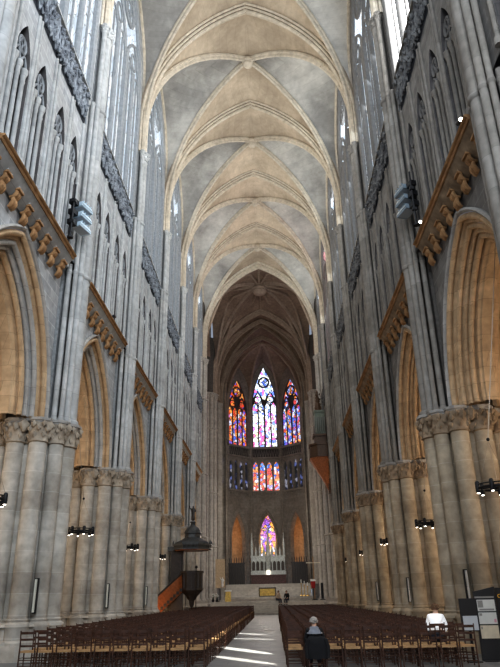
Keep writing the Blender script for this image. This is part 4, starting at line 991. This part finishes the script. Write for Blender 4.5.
# processional cross and draped lectern on the right
t = empty('standing_cross', (4.8, 46.5, ZP), label='tall slender wooden cross standing on the right of the platform', cat='cross')
inst('post', MB().box(-.05, .05, -.05, .05, .1, 4.1).mesh(plain('pale cross wood', (.40, .24, .12), .6)), t); inst('crossbar', MB().box(-.72, .72, -.05, .05, 3.48, 3.58).mesh(plain('pale crossbar', (.85, .78, .62), .5)), t)
inst('foot', MB().lathe([(.3, 0), (.28, .06), (.08, .12)], 12).mesh(M['iron'], True), t)
t = empty('draped_lectern', (4.65, 45.9, ZP), label='lectern draped in red and white cloth in front of the tall cross', cat='lectern')
inst('post', MB().lathe([(.2, 0), (.18, .05), (.04, .1), (.04, 1.5)], 10).mesh(M['iron'], True), t)
inst('red_cloth', MB().prism([(-.16, -.1), (.16, -.1), (.16, .1), (-.16, .1)], 1.1, 1.75, [(-.24, -.16), (.24, -.16), (.24, .16), (-.24, .16)]).mesh(M['red']), t)
inst('white_cloth', MB().prism([(-.28, -.2), (.28, -.2), (.28, .2), (-.28, .2)], 1.75, 1.95, [(-.24, -.1), (.24, -.1), (.24, .18), (-.24, .18)]).mesh(M['white']), t)
for q, (x, y, h) in enumerate(((3.9, 49.0, 1.3), (4.2, 48.4, 1.15), (3.6, 49.6, 1.45))):
    t = empty('candlestick', (x, y, 1.61), label='floor candlestick with white candle by the standing cross, %s of three' % ('middle', 'shortest', 'tallest')[q], cat='candlestick', group='floor candlesticks')
    inst('stand', MB().lathe([(.2, 0), (.16, .06), (.03, .12), (.03, h-.3), (.09, h-.26), (.09, h-.22)], 10).mesh(M['gold'], True), t); inst('candle', MB().lathe([(.045, h-.22), (.045, h+.15)], 8).mesh(M['white'], True), t)
t = empty('loudspeaker_column', (5.55, 46.2, ZP), label='slim black loudspeaker column at the right end of the steps', cat='loudspeaker')
inst('cabinet', MB().box(-.13, .13, -.1, .1, .1, 1.6).mesh(M['sign_black']), t); inst('grille', MB().box(-.1, .1, -.115, -.1, .2, 1.5).mesh(M['iron']), t); inst('foot', MB().box(-.25, .25, -.2, .2, 0, .08).mesh(M['iron']), t)
# dark choir screens either side of the high altar
for s_ in (-1, 1):
    t = empty('choir_screen', (s_*4.15, 66.0, ZH), label='tall dark wooden choir screen %s of the high altar' % SIDE[s_], cat='screen', group='choir screens')
    m = MB().box(-1.05, 1.05, -.08, .08, 0, 2.6); m.box(-1.1, 1.1, -.12, .12, 2.6, 2.75); inst('panel', m.mesh(M['oak']), t)
    m = MB()
    for q in range(7): m.tube([(-.95+q*.316, -.1, 0), (-.95+q*.316, -.1, 3.1)], .05, 6); m.lathe([(.07, 3.1), (.0, 3.5)], 6, (-.95+q*.316, -.1, 0))
    inst('posts', m.mesh(M['oak']), t)

# ------------------------------------------------------------------ pulpit
px, pyy = -5.0, 25.2
t = empty('pulpit', (px, pyy, 0), label='dark wooden pulpit with domed canopy and statue, reached by a stair', cat='pulpit')
oct_ = lambda r, ph=PI/8: [(r*cos(2*PI*k_/8+ph), r*sin(2*PI*k_/8+ph)) for k_ in range(8)]
m = MB(); m.prism(oct_(.72), 2.25, 3.25, oct_(.78)); m.prism(oct_(.86), 3.25, 3.38); m.prism(oct_(.84), 2.12, 2.25)
for k_ in range(8):
    a = 2*PI*k_/8; m.box(.68*cos(a)-.06, .68*cos(a)+.06, .68*sin(a)-.06, .68*sin(a)+.06, 2.2, 3.3)
inst('tub', m.mesh(M['oak']), t)
inst('pendant', MB().lathe([(.82, 2.15), (.7, 2.0), (.42, 1.75), (.34, 1.6), (.2, 1.45), (.16, 1.2), (.10, 1.05), (.0, .95)], 8, (0, 0, 0), PI/8).mesh(M['oak']), t)
m = MB().box(-1.5, -.62, -.2, .15, .4, 4.8); m.box(-1.3, -.8, -.26, -.2, 2.6, 4.5); inst('back_panel', m.mesh(M['oak']), t)
cxo = -.1
m = MB(); m.prism(oct_(1.42), 4.78, 4.86); m.prism(oct_(1.34), 4.86, 5.06, oct_(1.40)); m.prism(oct_(1.48), 5.06, 5.16)
m.box(-1.75, -.6, -.3, .3, 4.72, 5.02)
for k_ in range(8):
    a = 2*PI*k_/8+PI/8; m.lathe([(.09, 5.14), (.05, 5.3), (.0, 5.42)], 6, (1.42*cos(a), 1.42*sin(a), 0))
inst('canopy', m.mesh(M['lead']), t)
inst('canopy_soffit', MB().prism(oct_(1.25), 4.72, 4.79).mesh(M['oak_red']), t)
inst('canopy_dome', MB().lathe([(1.30, 5.12), (1.2, 5.3), (.85, 5.46), (.6, 5.6), (.58, 5.85), (.64, 5.9), (.6, 6.05), (.42, 6.3), (.2, 6.45), (.14, 6.6), (.22, 6.66), (.18, 6.75)], 8, (0, 0, 0), PI/8).mesh(M['lead'], True, 30), t)
inst('finial_statue', statue_mesh(1.15, M['oak']), t, (0, 0, 6.72))
# stair with a curving parapet
st = []
for q in range(13):
    f = q/12; a = f; st.append((-2.9+2.25*f, -2.0+1.75*f**1.5, 2.25*f))
m = MB()
for q in range(12):
    a, b_ = st[q], st[q+1]; m.box(a[0], b_[0]+.02, a[1], a[1]+.85, b_[2]-.2, b_[2])
inst('steps', m.mesh(M['oak']), t)
m = MB(); m.grid([[(x, y-.04, z-.25) for x, y, z in st], [(x, y-.04, z+.95) for x, y, z in st], [(x, y+.04, z+.95) for x, y, z in st], [(x, y+.04, z-.25) for x, y, z in st]], close_u=True)
inst('parapet', m.mesh(M['oak_red'], True, 40), t)
inst('handrail', MB().tube([(x, y-.02, z+1.0) for x, y, z in st], .06, 6).mesh(M['oak'], True), t)
t = empty('microphone_stand', (-4.55, 23.85, 0), label='thin dark microphone lamp rising beside the pulpit tub', cat='microphone')
inst('pole', MB().lathe([(.2, 0), (.18, .03), (.025, .06), (.025, 3.5)], 8).mesh(M['iron']), t); inst('head', MB().ball((0, 0, 3.58), .1, 8).mesh(M['iron'], True), t)

# ------------------------------------------------------------------ swallow nest organ on the right wall
t = empty('hanging_organ', (5.76, 41.4, 0), label='small hanging organ with brown gallery and red bracket on the right wall', cat='organ')
hexo = lambda rx, ry: [(.74, -ry), (-.3*rx, -ry), (-rx, -ry*.5), (-rx, ry*.5), (-.3*rx, ry), (.74, ry)]
m = MB(); m.prism(hexo(.95, 1.3), 14.45, 15.5); m.prism(hexo(1.05, 1.4), 15.5, 15.68); m.prism(hexo(1.05, 1.4), 14.3, 14.45)
for q in range(6): m.box(-1.0, -.94, -.62+.2*q, -.5+.2*q, 14.55, 15.4)
inst('gallery', m.mesh(M['organ_wood']), t)
m = MB(); prev = hexo(1.0, 1.3); z0 = 14.3
for z1, k_ in ((13.9, .88), (13.2, .66), (12.4, .40), (11.6, .16), (11.1, .04)):
    cur = [((x-.74)*k_+.74, y*k_) for x, y in hexo(1.0, 1.3)]; m.prism(cur, z1, z0, prev); prev = cur; z0 = z1
inst('bracket', m.mesh(M['organ_red']), t); inst('wall_mount', MB().box(.66, 1.10, -.3, .3, 10.9, 12.3).mesh(M['organ_wood']), t)
m = MB().box(-.45, .7, -.7, .7, 15.68, 16.5); m.box(-.6, .74, -.85, .85, 16.5, 16.72); inst('plinth', m.mesh(M['organ_wood']), t)
m = MB().box(-.3, .7, -.6, .6, 16.72, 19.0); m.box(-.4, .72, -.7, .7, 19.0, 19.2); inst('case', m.mesh(M['organ_green']), t)
m = MB()
for q in range(6): m.lathe([(.02, 16.8), (.075, 17.0), (.075, 18.4+.12*(3-abs(q-2.5)))], 8, (-.34, -.5+.2*q, 0))
for q in range(5): m.lathe([(.02, 16.8), (.07, 17.0), (.07, 18.5)], 8, (-.16+.2*q, -.64, 0))
inst('pipes', m.mesh(M['pipe'], True, 40), t)
m = MB().lathe([(.4, 19.2), (.3, 19.5), (.36, 19.6), (.2, 20.2), (.26, 20.3), (.08, 21.2), (.12, 21.3), (0, 21.6)], 8, (.1, 0, 0))
for q in range(10): m.blob((.1+.25*cos(q*2.1), .25*sin(q*2.1), 19.5+.18*q), .12)
inst('pinnacle', m.mesh(M['organ_wood'], True, 40), t)

# ------------------------------------------------------------------ chandeliers hung in the arches
def chandelier_meshes():
    P = []
    m = MB(); m.tube([(.48*cos(2*PI*q/20), .48*sin(2*PI*q/20), 0) for q in range(20)], .035, 6, True); m.tube([(.48*cos(2*PI*q/20), .48*sin(2*PI*q/20), .09) for q in range(20)], .02, 5, True)
    for q in range(3): a = 2*PI*q/3+.3; m.tube([(.48*cos(a), .48*sin(a), .02), (0, 0, .02)], .02, 5)
    m.lathe([(.06, -.05), (.08, .0), (.06, .06)], 8)
    P.append(('ring', m.mesh(M['iron'], True), None))
    for q in range(6):
        a = 2*PI*q/6; x, y = .48*cos(a), .48*sin(a)
        P.append(('lamp_can', MB().lathe([(.055, -.13), (.065, -.1), (.065, .14), (.04, .18)], 8, (x, y, 0)).mesh(M['iron'], True, 40), MB().lathe([(.0, -.15), (.04, -.14), (.04, -.125)], 8, (x, y, 0)).mesh(M['lamp_on'])))
    m = MB()
    for q in range(3): a = 2*PI*q/3+.3; m.tube([(.48*cos(a), .48*sin(a), .05), (0, 0, 1.25)], .008, 4)
    P.append(('wires', m.mesh(M['steel']), None))
    P.append(('hub', MB().ball((0, 0, 1.3), .05, 8).mesh(M['iron'], True), None))
    return P
CH = chandelier_meshes()
zch = 4.2
cab = MB().tube([(0, 0, 1.3), (0, 0, 11.6-zch)], .012, 5).mesh(M['steel'])
for i in range(-1, 4):
    for s_ in (-1, 1):
        where = 'nearest arch' if i == -1 else 'arch after the nearest pier' if i == 0 else 'arch after the %s pier' % ORD[i]
        t = empty('ring_chandelier', (s_*(6.9+1.0), B*i+4.5, zch), label='black ring chandelier hanging in the %s on the %s' % (where, SIDE[s_]), cat='chandelier', group='ring chandeliers')
        t.location.x = s_*(7.0 if i >= 0 else 6.95 if s_ < 0 else 6.75)
        for nm, me, sub in CH:
            o = inst(nm, me, t)
            if sub: inst('bulb', sub, o)
        inst('cable', MB().tube([(0, 0, 1.3), (s_*(XW+.95)-t.location.x, 0, 11.66-zch)], .014, 5).mesh(M['steel']), t)

# ------------------------------------------------------------------ floodlights on the nearest piers
def floodlight(x, y, z, s_, label, mat):
    t = empty('floodlight', (x, y, z), rad(s_*18), label=label, cat='floodlight', group='stacked floodlights')
    m = MB(); m.prism([(-.24, -.34), (.24, -.34), (.24, .34), (-.24, .34)], -.02, .14, [(-.18, -.30), (.18, -.30), (.18, .30), (-.18, .30)])
    for q in range(4): m.box(-.22, .22, -.26+q*.15, -.22+q*.15, .13, .17)
    inst('housing', m.mesh(mat), t)
    inst('visor', MB().prism([(-.22, -.36), (.22, -.36), (.22, .36), (-.22, .36)], -.09, -.02).mesh(mat), t)
    inst('lens', MB().box(-.19, .19, -.28, .28, -.10, -.088).mesh(plain('floodlight lens', (.4, .45, .5), .2)), t)
    inst('yoke', MB().box(s_*.24 if s_ < 0 else .2, s_*.24+.04 if s_ < 0 else .28, -.38, -.34, -.1, .08).box(-.05, .05, -.62, -.34, -.1, -.04).mesh(M['iron']), t)
    inst('ballast', MB().box(-.12, .12, -.72, -.42, -.16, .04).mesh(M['iron']), t)
for s_ in (-1, 1):
    for q in range(3):
        z = (14.75, 15.2, 15.65)[q]+(.25 if s_ > 0 else 0)
        floodlight(s_*6.22, -1.42, z, s_, '%s floodlight of the stack beside the nearest %s pier' % (('lowest', 'middle', 'topmost')[q], SIDE[s_]), M['flood'] if s_ < 0 else M['flood_r'])
    t = empty('floodlight_pole', (s_*6.30, -2.25, 13.8), label='dark pole holding three stacked floodlights beside the nearest %s pier' % SIDE[s_], cat='pole', group='floodlight poles')
    inst('pole', MB().lathe([(.12, 0.05), (.12, .1), (.035, .12), (.035, 2.4)], 8).mesh(M['iron']), t)
    inst('clamp', MB().box(-.08, .08, -.06, .06, .7, .82).mesh(M['iron']), t); inst('clamp', MB().box(-.08, .08, -.06, .06, 1.6, 1.72).mesh(M['iron']), t)
for (x, y, z, lab, on) in ((-6.52, 5.4, 13.78, 'small black spot lamp on the cornice above the second arch on the left', 0), (6.52, -7.2, 13.78, 'small lit spot lamp on the cornice at the upper right corner', 1), (6.5, -1.9, 13.78, 'small lit spot lamp under the stacked floodlights on the right', 1)):
    t = empty('spot_lamp', (x, y, z), 0, label=lab, cat='lamp', group='cornice spot lamps')
    inst('stem', MB().lathe([(.08, .03), (.08, .06), (.02, .08), (.02, .3)], 8).mesh(M['iron']), t); inst('can', MB().tube([(0, .1, .42), (0, -.14, .34)], .08, 10).mesh(M['iron'], True), t)
    inst('lens', MB().tube([(0, -.14, .34), (0, -.155, .335)], .06, 10).mesh(M['lamp_on'] if on else M['iron']), t)
# lamp tubes on the piers
for s_, ii in ((-1, (0, 1, 2)), (1, (0, 1, 2))):
    for i in ii:
        y = B*i-.98
        who = ('nearest pier', 'second pier', 'third pier')[i]
        t = empty('tube_lamp', (s_*6.62, y-.06, 1.32), label='upright pale strip lamp fixed to the %s on the %s' % (who, SIDE[s_]), cat='lamp', group='strip lamps on piers')
        inst('tube', MB().box(-.03, .03, -.04, .03, 0, .95).mesh(M['tube_on'] if s_ < 0 else M['arch_grey']), t); inst('bracket', MB().box(-.06, .06, .03, .12, -.03, .98).mesh(M['iron']), t)

# ------------------------------------------------------------------ signs on the right
t = empty('information_stand', (6.38, -3.3, 0), rad(-4), label='tall black information stand with three posters beside the nearest right pier', cat='sign')
m = MB(); m.grid([[(-.29, -.05, .02), (.27, -.05, .02)], [(-.29, -.05, 1.66), (.27, -.05, 1.78)], [(-.29, .05, 1.66), (.27, .05, 1.78)], [(-.29, .05, .02), (.27, .05, .02)]], close_u=True)
m.poly([(-.29, -.05, .02), (-.29, -.05, 1.66), (-.29, .05, 1.66), (-.29, .05, .02)]); m.poly([(.27, -.05, .02), (.27, -.05, 1.78), (.27, .05, 1.78), (.27, .05, .02)])
inst('board', m.mesh(M['sign_black']), t)
inst('foot', MB().box(-.26, .25, -.2, .2, 0, .02).mesh(M['sign_black']), t)
inst('heading_strip', MB().box(-.28, .22, -.056, -.05, 1.50, 1.54).mesh(M['ink']), t)
for q, z in enumerate((1.18, .87, .53)):
    p = inst('poster', MB().box(-.24, .22, -.058, -.05, z, z+(.28 if q < 2 else .31)).mesh(M['paper'] if q < 2 else M['paper2']), t)
    if q == 0: inst('picture', MB().box(-.22, -.09, -.062, -.058, z+.09, z+.26).box(-.2, .18, -.062, -.058, z+.02, z+.06).mesh(M['ink']), p)
    if q == 1: inst('print', MB().box(-.22, -.15, -.062, -.058, z+.2, z+.26).mesh(M['ink']), p); inst('emblem', MB().box(.14, .20, -.062, -.058, z+.04, z+.12).mesh(M['pinkprint']), p)
    if q == 2: inst('print', MB().box(-.22, -.18, -.062, -.058, z+.22, z+.28).mesh(M['ink']), p)
t = empty('notice_board', (5.83, -3.5, 0), rad(2), label='half black half pale grey notice board left of the information stand', cat='sign')
inst('board', MB().box(-.21, .21, -.03, .03, .72, 1.50).mesh(M['sign_black']), t); inst('sheet', MB().box(-.17, .21, -.036, -.03, .74, 1.08).mesh(M['grey_sheet']), t)
inst('post', MB().box(-.03, .03, .03, .08, .02, 1.3).mesh(M['iron']), t); inst('foot', MB().box(-.17, .17, -.12, .14, 0, .02).mesh(M['iron']), t)
t = empty('yellow_lettered_stand', (7.12, -3.2, 0), rad(-4), label='black stand with yellow letters cut by the right picture edge', cat='sign')
inst('board', MB().box(-.40, .42, -.05, .05, .02, 1.75).mesh(M['sign_black']), t); inst('foot', MB().box(-.36, .36, -.2, .2, 0, .02).mesh(M['sign_black']), t)
cu = bpy.data.curves.new('txt', 'FONT'); cu.body = 'CU'; cu.size = .13; cu.extrude = .003
to = bpy.data.objects.new('tmp', cu); C.objects.link(to); dg = bpy.context.evaluated_depsgraph_get(); tm = bpy.data.meshes.new_from_object(to.evaluated_get(dg)); bpy.data.objects.remove(to)
tm.materials.clear(); tm.materials.append(M['yellow']); o = inst('lettering', tm, t, (-.38, -.055, 1.50)); o.rotation_euler = (PI/2, 0, 0)
p = inst('poster', MB().box(-.32, .36, -.058, -.05, .95, 1.4).mesh(M['ink']), t)

# ------------------------------------------------------------------ light
def area(name, loc, target, sx, sy, power, col, spread=None, xdir=None):
    d = bpy.data.lights.new(name, 'AREA'); d.shape = 'RECTANGLE'; d.size = sx; d.size_y = sy; d.energy = power; d.color = col
    if spread: d.spread = rad(spread)
    o = bpy.data.objects.new(name, d); C.objects.link(o)
    z = (Vector(loc)-Vector(target)).normalized()
    xd = Vector(xdir) if xdir else (Vector((1, 0, 0)) if abs(z.x) < .9 else Vector((0, 1, 0)))
    x = (xd-z*xd.dot(z)).normalized(); y = z.cross(x)
    o.matrix_world = Matrix(((x.x, y.x, z.x, loc[0]), (x.y, y.y, z.y, loc[1]), (x.z, y.z, z.z, loc[2]), (0, 0, 0, 1)))
    return o
def point(name, loc, power, col, r=.3):
    d = bpy.data.lights.new(name, 'POINT'); d.energy = power; d.color = col; d.shadow_soft_size = r
    o = bpy.data.objects.new(name, d); C.objects.link(o); o.location = loc; return o
# daylight of the west rose behind the viewer
area('west_window_light', (3, -26, 21), (-2, 10, 19), 10, 20, 5200, (.84, .92, 1.0))
WARM = (1.0, .77, .54)
for i in BAYS:
    for s_ in (-1, 1):
        point('aisle_lamp', (s_*10.6, B*i+4.5, 5.2), 260 if s_ < 0 else 380, WARM, .5)
    point('nave_fill', (0, B*i+4.5, 30.0), (170, 380, 480, 400, 320, 240)[i+1], (1.0, .87, .69), 1.2)  # added fill lights in mid-air to brighten the vault
for i in (-1, 0, 1, 2, 3):
    area('clerestory_light_right', (6.2, B*i+4.5, 28), (-6, B*i+4.5, 20), 5, 8, 420, (.82, .92, 1.0))
    area('clerestory_light_left', (-6.2, B*i+4.5, 28), (6, B*i+4.5, 24), 5, 8, 40, (.88, .95, 1.0))
point('sanctuary_fill', (0, 63, 11), 420, (1.0, .88, .74), .8)  # added fill to lift the lower apse wall, no fitting there
for i in (1, 2, 3, 4):
    for s_ in (-1, 1): area('window_spill', (s_*6.45, B*i+4.5, 31.5), (s_*2.6, B*i+4.5, 37.5), 3.5, 1.5, 190 if s_ > 0 else 140, (.88, .95, 1.0))
point('crossing_fill', (0, 51, 22), 300, (1.0, .80, .62), 1.5)  # added fill in mid-air under the crossing vault
point('choir_fill', (0, 50, 8), 900, (1.0, .93, .84), 1.5)  # added fill brightening altar and steps, no fitting there
for s_ in (-1, 1):
    point('ambulatory_lamp', (s_*6.6, YA+6.2, 10.5), 150, (1, .48, .2), .4)
point('chapel_lamp', (0, YA+8, 9.5), 130, (1, .55, .2), .4)
point('pulpit_lamp', (-6.7, 22.6, .6), 40, (1, .5, .2), .15)
# added narrow spots inside the nave, standing in for sunbeams on aisle and chairs
SUN = 2500
for (x0, y0, x1, y1, w_, p_) in ((4.6, -3.6, 5.7, -2.6, .6, 30), (-1.5, 12.7, .4, 10.4, .40, 60), (-1.4, 8.2, .7, 7.0, .34, 60), (-1.6, 4.0, .7, -.2, .5, 60), (-1.5, .2, .8, -3.3, .4, 46), (-3.4, 9.8, -1.3, 8.4, .25, 16)):
    c = Vector(((x0+x1)/2, (y0+y1)/2, 0)); dv = Vector((x1-x0, y1-y0, 0)); src = c+Vector((6.3, 3.4, 24.0))
    dz = (src-c).length; a_ = dv.length/2
    d_ = bpy.data.lights.new('sunbeam_spot', 'SPOT'); d_.energy = p_*SUN; d_.color = (1.0, .94, .84); d_.spot_size = 2*math.atan(a_/dz); d_.spot_blend = .25; d_.shadow_soft_size = .03
    o_ = bpy.data.objects.new('sunbeam_spot', d_); C.objects.link(o_)
    z_ = (src-c).normalized(); x_ = (dv-z_*dv.dot(z_)).normalized(); y_ = z_.cross(x_); k_ = w_*.55/a_
    o_.matrix_world = Matrix(((x_.x, y_.x*k_, z_.x, src.x), (x_.y, y_.y*k_, z_.y, src.y), (x_.z, y_.z*k_, z_.z, src.z), (0, 0, 0, 1)))
wd = bpy.data.worlds.new('sky'); bpy.context.scene.world = wd; wd.use_nodes = True
bg = wd.node_tree.nodes['Background']; bg.inputs[0].default_value = (.72, .82, 1.0, 1); bg.inputs[1].default_value = .35

# ------------------------------------------------------------------ camera (recovered from the picture's vanishing points)
f_px, pitch, yaw, rl = 621.62, .40017, -.02918, -.01968
fw = Vector((sin(yaw)*cos(pitch), cos(yaw)*cos(pitch), sin(pitch))); r0 = fw.cross(Vector((0, 0, 1))).normalized(); u0 = r0.cross(fw)
rr = cos(rl)*r0+sin(rl)*u0; uu = -sin(rl)*r0+cos(rl)*u0
cd = bpy.data.cameras.new('camera'); cam = bpy.data.objects.new('camera', cd); C.objects.link(cam)
cam.matrix_world = Matrix(((rr.x, uu.x, -fw.x, .776), (rr.y, uu.y, -fw.y, -21.57), (rr.z, uu.z, -fw.z, 1.65), (0, 0, 0, 1)))
cd.sensor_fit = 'VERTICAL'; cd.sensor_height = 24; cd.lens = f_px/667*24; cd.clip_end = 500; cd.clip_start = .1
sc = bpy.context.scene; sc.camera = cam
sc.view_settings.view_transform = 'Standard'; sc.view_settings.look = 'Medium High Contrast'; sc.view_settings.exposure = 0; sc.view_settings.gamma = 1
